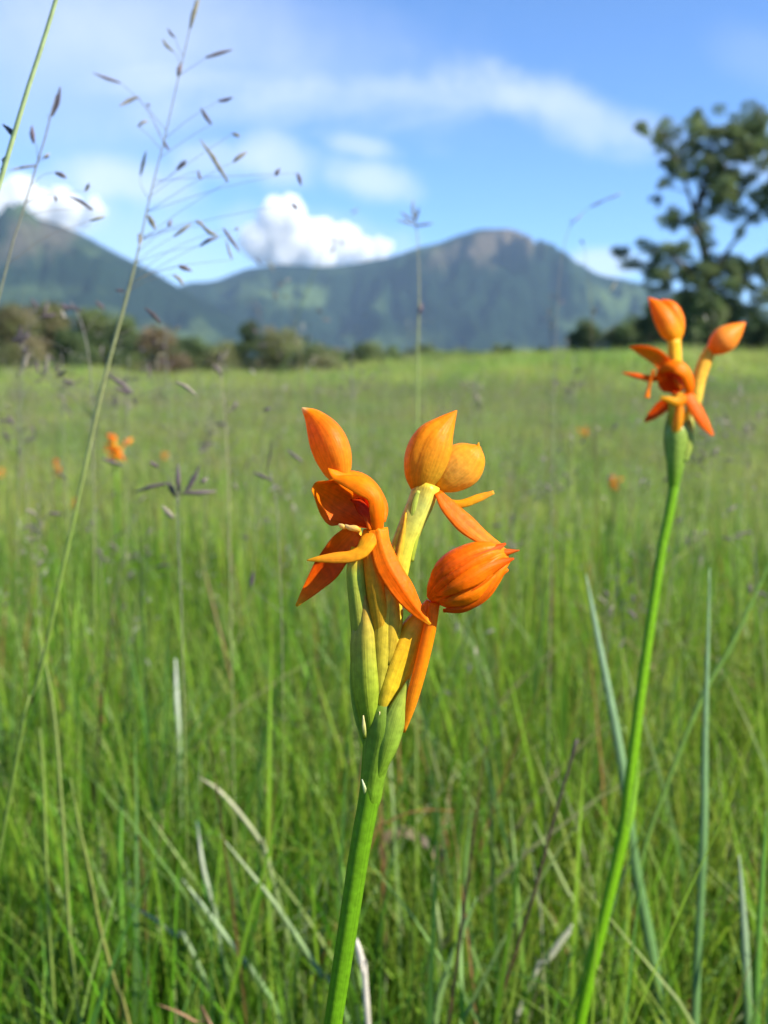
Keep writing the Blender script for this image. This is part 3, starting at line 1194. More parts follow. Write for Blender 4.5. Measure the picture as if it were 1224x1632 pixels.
def main_orchid():
    D = 0.20
    fr = PhotoFrame(D)
    b = pix(345, 4010, D)
    root = thing('orchid', 'large sharp orange orchid spike on a thick green stem in the foreground centre', 'orchid', (b.x, b.y, 0.0), 'orange orchids in the meadow')
    G = [(0, G_DARK), (0.5, G_STEM), (1, (0.12, 0.25, 0.01))]
    tube('stem', fr, root, GREEN, [(330, 4150, 0), (352, 3500, 0), (385, 2900, 0), (425, 2400, 0), (470, 2030, 0), (507, 1790, 0), (533, 1619, 0), (553, 1490, 0), (575, 1348, 0), (590, 1265, 0), (597, 1200, 0), (604, 1120, -4), (614, 1020, -8), (630, 930, -12)],
         [14, 14, 14, 14, 14, 14.3, 14.8, 15.5, 16.5, 17, 19, 18, 13, 8], G, nt=28, nl=90, mod=lambda th, t: 1 + 0.03 * math.cos(5 * th))
    # clasping sheath the head rises from
    tube('sheath', fr, root, GREEN, [(589, 1292, 0), (591, 1272, 0), (594, 1245, 1), (599, 1215, 2), (604, 1190, 2), (609, 1165, 2), (610, 1140, 0), (610, 1112, -4)], [12, 17.3, 18.8, 21.5, 25, 29, 28, 18],
         [(0, (0.12, 0.25, 0.01)), (0.5, (0.17, 0.28, 0.025)), (1, (0.13, 0.20, 0.02))], nt=30, nl=24, mod=lambda th, t: 1 + 0.02 * math.cos(7 * th + 3 * t))
    br = lambda sp, hw, st, **k: petal('bract', fr, root, GREEN, sp, hw, st, **k)
    br([(600, 1248, 15), (609, 1222, 23), (618, 1195, 29), (628, 1160, 32), (638, 1125, 29), (651, 1082, 20)], [4, 11, 16, 18, 13, 1], [(0, (0.14, 0.27, 0.012)), (0.5, (0.24, 0.35, 0.04)), (1, (0.36, 0.38, 0.045))], cup=-0.6, hint=(0.25, 0, 1), seed=1)
    br([(594, 1178, 18), (590, 1130, 30), (587, 1080, 36), (585, 1020, 33), (583, 980, 29), (580, 944, 24)], [13, 20, 25.5, 23, 13, 1.2], [(0, (0.14, 0.26, 0.012)), (0.45, (0.31, 0.36, 0.03)), (0.75, (0.44, 0.34, 0.04)), (1, (0.44, 0.19, 0.03))], cup=-0.85, hint=(0.15, 0, 1), seed=2, nv=17)
    br([(582, 1192, 2), (569, 1130, 8), (565, 1070, 8), (569, 1010, 4), (578, 960, 0)], [4, 15, 17, 13, 1], [(0, (0.15, 0.26, 0.03)), (0.6, (0.20, 0.29, 0.04)), (1, (0.32, 0.28, 0.06))], cup=-0.8, hint=(-0.6, 0, 1), seed=3)
    br([(616, 1060, 22), (622, 1000, 26), (632, 910, 20), (647, 817, 10)], [14, 15, 10, 1], [(0, Y_OLV), (0.5, (0.66, 0.38, 0.03)), (1, (0.76, 0.36, 0.02))], cup=-0.7, seed=4)
    br([(656, 895, 6), (661, 850, 9), (664, 805, 8), (668, 782, 6)], [4, 9, 8, 3], [(0, LIME), (1, (0.46, 0.50, 0.07))], cup=-0.5, hint=(0.3, 0, 1), seed=5)
    br([(582, 1176, 24), (580, 1160, 31), (579, 1140, 30)], [1.5, 3.2, 0.6], [(0, LIME), (1, CREAM)], cup=-0.3, nu=8, nv=5, seed=6)
    br([(607, 1160, 24), (606, 1148, 29), (605, 1134, 27)], [1.2, 2.6, 0.5], [(0, LIME), (1, CREAM)], cup=-0.3, nu=8, nv=5, seed=7)
    br([(583, 1268, 14), (581, 1256, 17), (577, 1242, 15)], [2.5, 2.5, 0.5], [(0, LIME), (1, (0.7, 0.75, 0.5))], cup=-0.3, nu=8, nv=5, seed=8)
    ov = lambda sp, rd, st, **k: tube('ovary', fr, root, GREEN, sp, rd, st, nt=24, nl=30, **k)
    twist = lambda n, a, tw: (lambda th, t: 1 + a * math.cos(n * th + tw * t))
    ov([(590, 1150, 0), (580, 1050, 6), (572, 965, 12), (567, 910, 16), (571, 872, 20)], [12, 16, 17, 16, 12], [(0, G_MID), (0.6, (0.33, 0.33, 0.04)), (0.85, (0.36, 0.42, 0.05)), (1, O_YEL)], mod=twist(3, 0.06, 4))
    ov([(604, 1120, 0), (611, 1030, 2), (620, 955, 0), (636, 890, -4), (655, 838, -8), (674, 793, -12), (681, 772, -14)], [18, 26, 25, 21, 20, 21, 21], [(0, Y_OLV), (0.35, (0.85, 0.46, 0.012)), (0.7, (0.80, 0.56, 0.03)), (0.9, (0.70, 0.60, 0.16)), (1, O_YEL)], mod=twist(4, 0.07, 5), side=((0.40, 0.48, 0.06), 0.5, 2.4))
    ov([(602, 1178, 0), (615, 1115, 0), (635, 1055, -4), (660, 1004, -6), (688, 960, 0)], [14, 23, 26, 22, 10], [(0, Y_OLV), (0.4, (0.72, 0.48, 0.02)), (0.75, (0.72, 0.34, 0.01)), (1, O_MID)], mod=twist(4, 0.08, 3))
    ov([(596, 980, -14), (580, 900, -26), (562, 830, -30), (548, 790, -18), (541, 766, -8)], [9, 9, 9, 9, 9], [(0, Y_OLV), (1, O_YEL)])

    # front open flower
    fl = bpy.data.objects.new('flower', None)
    fl.empty_display_size = 0.01
    link(fl, root)
    P = lambda nm, sp, hw, st, **k: petal(nm, fr, fl, ORANGE, sp, hw, st, **k)
    HOOD = [(0, O_MID), (0.5, O_MID), (1, O_MID)]
    P('petal', [(596, 838, 18), (580, 822, 4), (556, 802, -4), (526, 784, 6), (500, 772, 30)], [8, 24, 40, 36, 10], [(0, O_DEEP), (0.35, (0.80, 0.12, 0.004)), (1, O_BRIGHT)], cup=0.5, hint=(-0.3, 0.05, 1), nu=36, nv=21, seed=11)
    P('hood', [(523, 746, 32), (534, 760, 40), (552, 765, 46), (578, 773, 48), (597, 791, 48), (602, 815, 46), (602, 838, 40), (600, 852, 34)], [1, 5, 11, 16, 12, 12, 11, 9], [(0, O_BRIGHT), (0.5, O_BRIGHT), (1, O_MID)], cup=-0.38, hint=(0.25, -0.35, 1), nu=44, nv=17, seed=12)
    P('hood', [(524, 748, 30), (548, 762, 22), (575, 772, 10), (598, 800, 8), (606, 832, 16)], [2, 14, 26, 24, 10], [(0, O_BRIGHT), (1, O_MID)], cup=-0.35, hint=(0.3, -0.5, 1), nu=30, nv=15, seed=13)
    tube('column', fr, fl, ORANGE, [(562, 796, 8), (572, 803, 18), (583, 816, 28), (588, 830, 34), (590, 844, 34)], [4, 8, 8, 6, 6], [(0, (0.45, 0.04, 0.004)), (0.6, (0.42, 0.03, 0.004)), (1, O_MID)], nt=16, nl=20, mod=lambda th, t: 1 + 0.3 * math.cos(3 * th + 7 * t))
    tube('stigma', fr, fl, ORANGE, [(574, 846, 34), (566, 842, 38), (557, 841, 38), (550, 837, 34)], [3, 5, 4, 2], [(0, O_YEL), (1, CREAM)], nt=10, nl=10)
    tube('stigma', fr, fl, ORANGE, [(552, 842, 32), (546, 839, 34), (540, 836, 30)], [2, 4, 2], [(0, O_YEL), (1, CREAM)], nt=10, nl=8)
    P('lip', [(594, 846, 36), (586, 862, 44), (576, 878, 48), (558, 886, 50), (535, 888, 50), (512, 890, 49), (489, 893, 44)], [16, 14, 11, 9.5, 8.5, 6, 0.8], [(0, O_BRIGHT), (0.2, O_YEL), (0.7, (0.92, 0.36, 0.02)), (1, O_YEL)], cup=-0.35, hint=(-0.1, -0.3, 1), nu=34, seed=14)
    P('sepal', [(566, 846, 22), (545, 872, 16), (522, 905, 8), (497, 936, 6), (472, 966, 10)], [15, 22, 21, 13, 2], [(0, O_MID), (0.5, O_DEEP), (0.85, O_MID), (1, O_YEL)], cup=0.25, hint=(-0.2, 0.1, 1), seed=15, ripple=0.05)
    P('sepal', [(602, 842, 34), (607, 868, 38), (619, 902, 40), (641, 938, 40), (663, 970, 36), (686, 995, 30)], [17, 17.5, 20, 19, 12, 2.5], [(0, O_BRIGHT), (0.4, O_MID), (0.9, O_MID), (1, O_YEL)], cup=-0.12, hint=(0.25, -0.2, 1), seed=16, keel=0.28, nu=34, ripple=0.05)
    P('sepal_edge', [(620, 930, 36), (634, 951, 36), (644, 962, 36), (643, 972, 38)], [3, 4, 4, 1.5], [(0, O_BRIGHT), (0.6, O_YEL), (1, CREAM)], cup=-0.4, nu=12, nv=7, seed=17)
    tube('spur', fr, fl, ORANGE, [(586, 866, 30), (592, 905, 28), (600, 950, 22), (606, 1000, 14), (603, 1050, 6)], [8, 12, 15, 14, 8], [(0, O_BRIGHT), (0.3, (0.85, 0.38, 0.02)), (1, Y_GRN)], nt=20, nl=24, side=((0.62, 0.40, 0.03), 0.5, 0))

    # side flower behind, seen from its flank
    f2 = bpy.data.objects.new('flower', None)
    f2.empty_display_size = 0.01
    link(f2, root)
    P = lambda nm, sp, hw, st, **k: petal(nm, fr, f2, ORANGE, sp, hw, st, **k)
    tube('hood', fr, f2, ORANGE, [(670, 782, -12), (673, 758, -12), (681, 728, -12), (693, 700, -12), (710, 676, -14), (728, 654, -16)], [15, 29, 36, 32, 17, 1], [(0, Y_OLV), (0.25, (0.62, 0.38, 0.03)), (0.6, (0.80, 0.33, 0.02)), (1, O_BRIGHT)], nt=36, nl=36,
         mod=lambda th, t: 1 - 0.08 * math.exp(-((th - 1.15) / 0.13) ** 2) + 0.05 * math.exp(-((th - 0.85) / 0.2) ** 2), side=(O_BRIGHT, 0.7, 0.3), flat=0.8)
    tube('petal', fr, f2, ORANGE, [(698, 778, -24), (710, 766, -24), (724, 752, -26), (740, 737, -26), (755, 722, -24), (764, 711, -22)], [10, 25, 34, 35, 24, 3], [(0, O_YEL), (0.4, (0.93, 0.50, 0.07)), (0.75, (0.93, 0.40, 0.03)), (1, O_BRIGHT)], nt=36, nl=30, flat=0.7, mod=lambda th, t: 1 + 0.02 * math.cos(5 * th + 2))
    P('petal_tip', [(756, 722, -20), (761, 714, -20), (763, 705, -20)], [8, 4, 0.6], [(0, O_BRIGHT), (1, O_YEL)], cup=-0.5, hint=(0.35, -0.2, 1), seed=22, nu=8, nv=5)
    P('sepal', [(698, 784, 0), (716, 806, 6), (743, 833, 10), (773, 857, 10), (798, 869, 6)], [7, 14, 17, 13, 4], [(0, O_MID), (0.5, (0.86, 0.20, 0.008)), (1, O_BRIGHT)], cup=-0.3, hint=(0.3, -0.5, 1), keel=-0.15, seed=23)
    P('lip', [(706, 800, -18), (735, 802, -16), (762, 793, -18), (787, 784, -22)], [6, 7, 6.5, 3], [(0, O_BRIGHT), (0.5, O_YEL), (1, (0.9, 0.38, 0.03))], cup=-0.4, hint=(0, -0.4, 1), seed=24)

    def pleats(th, t):
        a = min(max((th - 0.75) / 2.6, 0), 1)
        if a <= 0 or a >= 1:
            return 1.0
        u = a * 6
        f = u - math.floor(u)
        f = f / 0.78 if f < 0.78 else (1 - f) / 0.22
        return 1 - 0.22 * math.sin(math.pi * t) ** 0.7 * (f ** 1.5) * min(1, a * 8, (1 - a) * 8)

    # low right flower, still closed, its sepals pleated together
    f3 = bpy.data.objects.new('flower', None)
    f3.empty_display_size = 0.01
    link(f3, root)
    P = lambda nm, sp, hw, st, **k: petal(nm, fr, f3, ORANGE, sp, hw, st, **k)
    tube('hood', fr, f3, ORANGE, [(684, 955, 8), (697, 946, 10), (716, 936, 12), (742, 921, 14), (768, 902, 12), (793, 887, 8), (809, 880, 6)], [7, 26, 44, 50, 43, 27, 6], [(0, O_MID), (0.4, (0.84, 0.13, 0.005)), (1, O_BRIGHT)], nt=120, nl=48,
         mod=pleats, flat=0.85)
    P('petal', [(692, 946, 24), (704, 914, 40), (734, 892, 44), (772, 880, 36), (806, 866, 14)], [6, 19, 20, 13, 1.5], [(0, O_MID), (0.5, (0.90, 0.16, 0.003)), (1, O_DEEP)], cup=-0.42, hint=(0.1, -0.6, 1), seed=31)
    P('petal', [(706, 974, 30), (742, 970, 38), (774, 946, 40), (799, 912, 30), (815, 892, 14)], [3, 8, 9, 9, 1], [(0, O_DEEP), (0.5, (0.86, 0.17, 0.006)), (1, O_BRIGHT)], cup=-0.6, hint=(0.4, 0.4, 1), seed=33)
    P('petal', [(690, 952, 22), (714, 940, 52), (748, 921, 58), (782, 901, 44), (819, 890, 18)], [2, 9, 15, 14, 1.2], [(0, (0.90, 0.15, 0.002)), (0.6, (0.93, 0.21, 0.003)), (1, O_DEEP)], cup=-0.45, hint=(0.15, -0.25, 1), seed=35, ripple=0.06, keel=0.1, nu=36)
    P('petal', [(692, 957, 14), (718, 960, 44), (754, 947, 50), (786, 921, 36), (810, 908, 18)], [2, 9, 14, 13, 2], [(0, (0.86, 0.12, 0.002)), (0.6, O_BRIGHT), (1, O_MID)], cup=-0.45, hint=(0.3, 0.15, 1), seed=36, ripple=0.06, keel=0.1, nu=36)
    P('petal', [(784, 888, 20), (802, 880, 18), (828, 877, 10)], [9, 7, 0.6], [(0, O_MID), (1, (0.55, 0.10, 0.01))], cup=-0.6, hint=(0, -0.3, 1), seed=34, nu=14, nv=7)
    tube('spur', fr, f3, ORANGE, [(692, 962, 14), (684, 1005, 18), (670, 1065, 20), (655, 1120, 18), (643, 1167, 12)], [8.5, 10, 10, 9, 3], [(0, O_MID), (0.25, O_BRIGHT), (1, (0.88, 0.34, 0.015))], nt=20, nl=28, mod=lambda th, t: 1 + 0.06 * math.cos(2 * th))

    # unopened bud on the upper left
    tube('bud', fr, root, ORANGE, [(542, 772, -6), (539, 752, -4), (531, 722, -2), (518, 692, -2), (500, 666, -2), (481, 650, 0)], [9, 22, 30, 28, 16, 1.5], [(0, Y_GRN), (0.2, (0.86, 0.28, 0.015)), (0.7, (0.85, 0.19, 0.008)), (0.93, O_BRIGHT), (1, CREAM)], nt=36, nl=36,
         mod=lambda th, t: 1 + 0.045 * math.cos(3 * th + 0.6), label='smooth unopened orange bud at the upper left')
    return root


main_orchid()


def second_orchid(fr, root, full=True):
    """head of the taller orchid; x, y in photo pixels at its own depth"""
    k = 1.0 if full else 0.5
    nt = 22 if full else 10
    q = dict(nu=22 if full else 8, nv=11 if full else 5)
    T = lambda nm, sp, rd, st, par=root, mat=ORANGE, **a: tube(nm, fr, par, mat, sp, rd, st, nt=nt, nl=26 if full else 10, **a)
    T('sheath', [(1072, 792, 0), (1074, 772, 0), (1076, 745, 2), (1079, 715, 3), (1081, 690, 3), (1082, 672, 0)], [5, 9, 14, 18, 20, 14], [(0, G_STEM), (0.5, (0.20, 0.31, 0.045)), (1, (0.26, 0.34, 0.06))], mat=GREEN)
    petal('bract', fr, root, GREEN, [(1090, 735, 12), (1097, 705, 14), (1100, 675, 10), (1101, 655, 4)], [6, 8, 6, 1], [(0, (0.25, 0.35, 0.06)), (1, (0.42, 0.40, 0.07))], cup=-0.5, **q)
    petal('bract', fr, root, GREEN, [(1066, 735, 10), (1063, 705, 10), (1063, 680, 6), (1066, 655, 2)], [6, 8, 6, 1], [(0, (0.15, 0.24, 0.03)), (1, (0.30, 0.30, 0.05))], cup=-0.5, hint=(-0.5, 0, 1), **q)
    T('ovary', [(1079, 690, -4), (1080, 630, -10), (1076, 575, -8), (1074, 540, -6)], [8, 10, 11, 11], [(0, Y_OLV), (0.5, Y_GRN), (1, O_YEL)], mat=GREEN)
    T('ovary', [(1086, 690, -2), (1106, 645, -4), (1114, 605, -4), (1124, 575, -4), (1136, 552, -4)], [8, 10, 11, 11, 9], [(0, Y_OLV), (0.4, (0.75, 0.50, 0.06)), (1, (0.88, 0.36, 0.03))], mat=GREEN)
    T('ovary', [(1080, 700, 4), (1077, 670, 10), (1073, 640, 14)], [10, 11, 9], [(0, G_MID), (1, Y_GRN)], mat=GREEN)
    T('bud', [(1074, 545, -6), (1070, 530, -4), (1060, 508, -4), (1047, 489, -4), (1033, 474, -4)], [8, 17, 18, 12, 1], [(0, O_YEL), (0.4, (0.90, 0.26, 0.012)), (1, O_MID)], flat=0.9)
    T('bud', [(1078, 542, -12), (1079, 525, -10), (1077, 506, -10), (1069, 489, -8), (1054, 477, -8)], [7, 12, 13, 10, 1], [(0, O_YEL), (0.4, O_BRIGHT), (1, O_MID)], flat=0.9)
    T('bud', [(1131, 560, -4), (1141, 552, -2), (1156, 540, 0), (1172, 527, 0), (1188, 514, 0)], [7, 16, 21, 14, 1], [(0, O_MID), (0.4, (0.92, 0.34, 0.05)), (1, O_BRIGHT)])
    fl = bpy.data.objects.new('flower', None)
    fl.empty_display_size = 0.01
    link(fl, root)
    P = lambda nm, sp, hw, st, **a: petal(nm, fr, fl, ORANGE, sp, hw, st, **{**q, **a})
    P('petal', [(1088, 622, 10), (1076, 608, 6), (1062, 596, 8), (1050, 588, 18)], [10, 22, 22, 8], [(0, O_DEEP), (0.5, O_DEEP), (1, O_MID)], cup=0.5, hint=(-0.2, 0.1, 1))
    P('hood', [(1052, 592, 22), (1064, 584, 30), (1080, 584, 34), (1094, 596, 32), (1099, 616, 26), (1096, 634, 18)], [4, 8, 11, 10, 8, 5], [(0, O_MID), (0.5, O_BRIGHT), (1, O_MID)], cup=-0.3, hint=(0.2, -0.3, 1))
    P('petal', [(1064, 588, 14), (1050, 570, 14), (1030, 560, 14), (1003, 553, 12)], [12, 13, 11, 1], [(0, O_MID), (0.5, O_BRIGHT), (1, O_MID)], cup=0.35, hint=(0, 0.4, 1), keel=0.2)
    P('petal', [(1062, 602, 10), (1036, 603, 8), (1014, 599, 8), (992, 594, 6)], [4, 5, 4, 0.8], [(0, O_MID), (1, O_DEEP)], cup=-0.4)
    T('stigma', [(1042, 590, 16), (1037, 606, 18), (1034, 620, 18), (1031, 634, 18)], [2.5, 3, 2.5, 4.5], [(0, O_MID), (1, O_BRIGHT)], fl)
    T('column', [(1072, 596, 14), (1080, 606, 20), (1086, 620, 22)], [5, 7, 5], [(0, (0.40, 0.03, 0.004)), (1, O_MID)], fl)
    P('lip', [(1094, 634, 24), (1080, 640, 28), (1066, 637, 30), (1052, 634, 28)], [8, 7, 5, 1.5], [(0, O_BRIGHT), (0.5, O_YEL), (1, O_YEL)], cup=-0.3)
    P('sepal', [(1070, 640, 16), (1056, 648, 14), (1042, 660, 12), (1028, 672, 12)], [8, 10, 8, 2], [(0, O_DEEP), (1, O_DEEP)], cup=0.2)
    P('sepal', [(1096, 628, 22), (1106, 646, 24), (1120, 670, 24), (1136, 694, 20)], [9, 11, 10, 2], [(0, O_MID), (0.6, (0.84, 0.15, 0.006)), (1, O_MID)], cup=-0.3, hint=(0.3, -0.2, 1))
    T('spur', [(1085, 640, 18), (1082, 665, 20), (1078, 685, 16), (1074, 700, 10)], [6, 8, 8, 4], [(0, O_BRIGHT), (1, (0.75, 0.38, 0.03))], fl)


D2 = 0.42
b2 = pix(880, 2240, D2)
o2 = thing('orchid', 'second orange orchid standing taller on the right against the tree', 'orchid', (b2.x, b2.y, gz(b2.x, b2.y)), 'orange orchids in the meadow')
F2 = PhotoFrame(D2)
tube('stem', F2, o2, GREEN, [(872, 2290, 0), (882, 2000, 0), (900, 1760, 0), (932, 1594, 0), (964, 1456, 0), (984, 1370, 0), (997, 1309, 0), (1006, 1226, 0), (1024, 1083, 0), (1052, 890, 0), (1064, 830, 0), (1074, 775, 0), (1079, 720, 0)],
     [9, 9, 9.5, 9.5, 9.5, 10, 10.5, 9, 8.4, 8, 8, 8.4, 10], [(0, G_STEM), (0.6, (0.15, 0.33, 0.010)), (1, (0.15, 0.32, 0.012))], nt=18, nl=80)
petal('leaf', F2, o2, GREEN, [(986, 1350, 6), (1000, 1308, 10), (1010, 1266, 8), (1018, 1212, 4)], [9, 9, 6, 0.8], [(0, (0.16, 0.34, 0.02)), (1, (0.22, 0.40, 0.04))], cup=-0.4)
second_orchid(F2, o2)

# distant orchids: one prototype, then copies
PROTO_H = 0.30


def far_orchids():
    s = 0.042 / 200
    root = thing('orchid', 'x', 'orchid', (0, 0, 0), 'orange orchids in the meadow')
    fr = LocalFrame(1078, 640, s, (0, 0, PROTO_H - 0.02))
    second_orchid(fr, root, False)
    tube('stem', fr, root, GREEN, [(1060, 640 + (PROTO_H - 0.01) / s, 0), (1066, 1700, 4), (1076, 1100, 0), (1078, 740, 0)], [9, 9, 8.5, 8.5], [(0, G_STEM), (1, (0.15, 0.30, 0.02))], nt=6, nl=12)
    spots = [(183, 702, 1.75, 0.4, 1.3, 'blurred orange orchid with a wide head left of the tall grass stalk'),
             (90, 737, 2.0, 2.0, 1.0, 'narrow blurred orange orchid near the left side of the meadow'),
             (0, 750, 2.6, 4.0, 0.9, 'blurred orange orchid cut by the left edge of the picture'),
             (261, 722, 3.1, 1.0, 0.9, 'tiny orange orchid between the wide one and the centre bud'),
             (118, 797, 2.2, 5.0, 0.75, 'small reddish orange orchid low on the left below the narrow one'),
             (932, 684, 3.4, 3.0, 1.0, 'tiny orange orchid left of the right orchid stem, the higher of two'),
             (978, 762, 2.1, 0.0, 0.8, 'small pale orange orchid left of the right orchid stem, the lower of two'),
             (465, 1080, 1.25, 1.5, 0.30, 'tiny orange flower low in the grass left of the centre stem'),
             (372, 1076, 1.3, 2.5, 0.32, 'tiny brownish orange flower low in the grass further left of the centre stem'),
             (348, 800, 2.6, 5.5, 0.4, 'faint tiny orange flower deep in the grass left of the centre orchid')]
    kids = [(c, list(c.children)) for c in root.children]
    for i, (px, py, d, yaw, size, lab) in enumerate(spots):
        p = pix(px, py, d)
        z0 = gz(p.x, p.y)
        if i == 0:
            o = root
        else:
            o = root.copy()
            COL.objects.link(o)
            for c, g in kids:
                cc = c.copy()
                COL.objects.link(cc)
                cc.parent = o
                for x_ in g:
                    gg = x_.copy()
                    COL.objects.link(gg)
                    gg.parent = cc
        o.location = (p.x, p.y, z0 - 0.004)
        hs = (p.z - z0) / PROTO_H
        o.scale = (size, size, hs)
        o.rotation_euler = (0, 0, yaw)
        o['label'] = lab
    return root


far_orchids()

# ---------------------------------------------------------------- tall grass stalks against the sky
STALK = petal_mat("grass_stalk", rough=0.5, transl=0.15, blotch=0.15, noise_scale=400, bump=0, spec=0.3)
SPK = petal_mat("spikelet_husk", rough=0.6, transl=0.2, vein=0.25, veinscale=8, blotch=0.3, noise_scale=900, bump=0.2, spec=0.25)
LCOL = [(0.14, 0.10, 0.12), (0.18, 0.14, 0.14), (0.22, 0.20, 0.13), (0.10, 0.08, 0.09), (0.30, 0.26, 0.20)]


def stalk(label, d, stem, rad, spk, cols, group='tall grass stalks', seed=0, droop=60):
    """stem: (px, py[, dz]) from the ground up; spk: (x0, y0, x1, y1, half width) with its stalk end first"""
    r = np.random.default_rng(seed + 300)
    fr = PhotoFrame(d)
    S = [(p[0], p[1], p[2] if len(p) > 2 else 0) for p in stem]
    b = pix(S[0][0], S[0][1], d)
    # carry the foot straight down to the turf
    gy = gz(b.x, b.y)
    extra = (b.z - gy) / fr.s
    dx = (S[0][0] - S[1][0]) / max(S[0][1] - S[1][1], 1)
    foot = (S[0][0] + dx * extra * 0.6, S[0][1] + extra * 1.01, 0)
    fb = pix(foot[0], foot[1], d)
    root = thing('grass_stalk', label, 'grass', (fb.x, fb.y, gz(fb.x, fb.y)), group)
    tube('stem', fr, root, STALK, [foot] + S, [rad[0]] + list(rad), cols, nt=8, nl=70)
    arr = catmull(np.array(S, float), 200)
    for (x0, y0, x1, y1, w) in spk:
        z = r.normal(0, 14)
        # hair branch from lower on the stem
        cand = np.where(arr[:, 1] > y0 - 4)[0]
        dist = np.hypot(arr[cand, 0] - x0, arr[cand, 1] - (y0 + r.uniform(0.45, 1.1) * min(droop * 2.4, 1.0 * abs(np.interp(y0, arr[::-1, 1], arr[::-1, 0]) - x0) + 8))) if len(cand) else None
        a = arr[cand[int(np.argmin(dist))]] if dist is not None else arr[-1]
        if math.hypot(a[0] - x0, a[1] - y0) > 3:
            mid = ((a[0] + x0) / 2 + r.normal(0, 2), (a[1] + y0) / 2 - 4 + r.normal(0, 3), z * 0.6)
            tube('branch', fr, root, STALK, [tuple(a), mid, (x0, y0, z)], [0.55, 0.42, 0.32], [(0, (0.20, 0.19, 0.14)), (1, (0.17, 0.14, 0.14))], nt=5, nl=10)
        c = np.array(LCOL[r.integers(0, len(LCOL))])
        m = ((x0 + x1) / 2 + r.normal(0, 1.2), (y0 + y1) / 2 + r.normal(0, 1.2), z)
        n = max(3, int(math.hypot(x1 - x0, y1 - y0) / 6))
        tube('spikelet', fr, root, SPK, [(x0, y0, z), m, (x1, y1, z + r.normal(0, 4))], [w * 0.42, w * 0.85, w * 0.2], [(0, c * 0.8), (0.5, c), (1, c * 1.3)], nt=8, nl=16,
             mod=lambda th, t, n=n: (0.72 + 0.4 * ((t * n + (0.5 if math.cos(th) > 0 else 0)) % 1.0)), flat=0.6)
    return root


GS = [(0, (0.08, 0.14, 0.02)), (0.5, (0.13, 0.20, 0.03)), (0.62, (0.20, 0.28, 0.05)), (0.7, (0.25, 0.27, 0.10)), (1, (0.20, 0.18, 0.17))]
stalk('tall seeding grass stalk with loose grey spikelets leaning across the left sky', 0.40,
      [(30, 1190), (48, 1130), (72, 1040), (95, 930), (130, 770), (165, 610), (200, 480), (218, 410), (240, 310), (262, 222), (283, 130), (297, 70), (312, 0), (318, -40)],
      [3.0, 3.4, 3.2, 3.0, 2.9, 3.0, 2.6, 1.7, 1.2, 1.0, 0.9, 0.85, 0.8, 0.7],
      [(303, 45, 318, -4, 5), (284, 121, 289, 100, 5), (328, 92, 371, 79, 4), (276, 82, 259, 62, 3.2), (279, 60, 267, 45, 2.6), (192, 132, 148, 116, 3.2), (220, 154, 190, 169, 4.5), (348, 161, 371, 155, 4), (337, 198, 320, 172, 4.2), (220, 202, 236, 193, 3.4),
       (234, 166, 238, 170, 3), (363, 290, 319, 222, 4.2), (370, 213, 382, 218, 4), (372, 258, 394, 242, 4.5), (224, 279, 233, 240, 3.6), (282, 270, 297, 256, 5), (262, 226, 270, 240, 3), (316, 272, 322, 286, 3), (440, 280, 446, 268, 4.5), (474, 276, 480, 296, 4),
       (466, 325, 474, 334, 4), (236, 343, 248, 366, 5.5), (268, 361, 274, 350, 4), (277, 377, 306, 356, 4), (319, 392, 349, 378, 4.2), (322, 360, 348, 376, 4.4), (312, 352, 326, 360, 4), (356, 364, 382, 402, 3.6), (370, 414, 360, 380, 2.6), (285, 424, 306, 432, 5.5),
       (276, 438, 292, 455, 4), (221, 372, 222, 392, 4), (375, 366, 378, 362, 3.5), (184, 463, 200, 466, 3), (256, 515, 230, 490, 4.6), (280, 609, 314, 631, 4.4)], GS, seed=1)
stalk('thin curved grass stalk with one dark upright spikelet near the left edge', 0.36,
      [(-60, 820), (-20, 560), (22, 380), (36, 340), (46, 305), (60, 258), (74, 212), (83, 175), (90, 150)], [2.2, 2.0, 1.7, 1.6, 1.5, 1.4, 1.3, 1.1, 0.9],
      [(83, 185, 96, 138, 5), (54, 228, 51, 200, 5), (74, 252, 78, 248, 2.5), (88, 275, 106, 284, 5), (136, 305, 142, 292, 4), (148, 335, 108, 312, 3.6), (143, 352, 168, 345, 3.2), (58, 264, 14, 272, 2.8), (86, 312, 89, 322, 3), (70, 254, 80, 244, 2.6)], GS, seed=2)
stalk('thick smooth pale green grass culm slanting past the upper left corner', 0.28,
      [(-250, 900), (-130, 620), (-42, 410), (0, 290), (15, 240), (45, 140), (68, 70), (92, -10), (112, -90)], [4.8, 4.8, 4.6, 4.5, 4.4, 4.2, 4.0, 3.8, 3.6],
      [(25, 222, 4, 198, 5.5), (8, 262, 10, 248, 7), (2, 272, 14, 256, 6)], [(0, (0.22, 0.31, 0.10)), (0.6, (0.30, 0.40, 0.16)), (1, (0.34, 0.42, 0.20))], seed=3)
stalk('grass stalk topped by a five-branched dark spikelet cluster left of the centre orchid', 0.46,
      [(296, 1240), (292, 1080), (288, 940), (284, 860), (283, 815), (284, 785)], [1.2, 1.1, 1.0, 1.0, 0.9, 0.8],
      [(285, 790, 284, 738, 5), (289, 786, 345, 783, 5), (296, 783, 318, 742, 5), (280, 792, 268, 768, 5.5), (268, 770, 214, 785, 4), (252, 745, 238, 736, 4), (277, 826, 258, 806, 6), (320, 770, 332, 762, 4)], GS, seed=4)
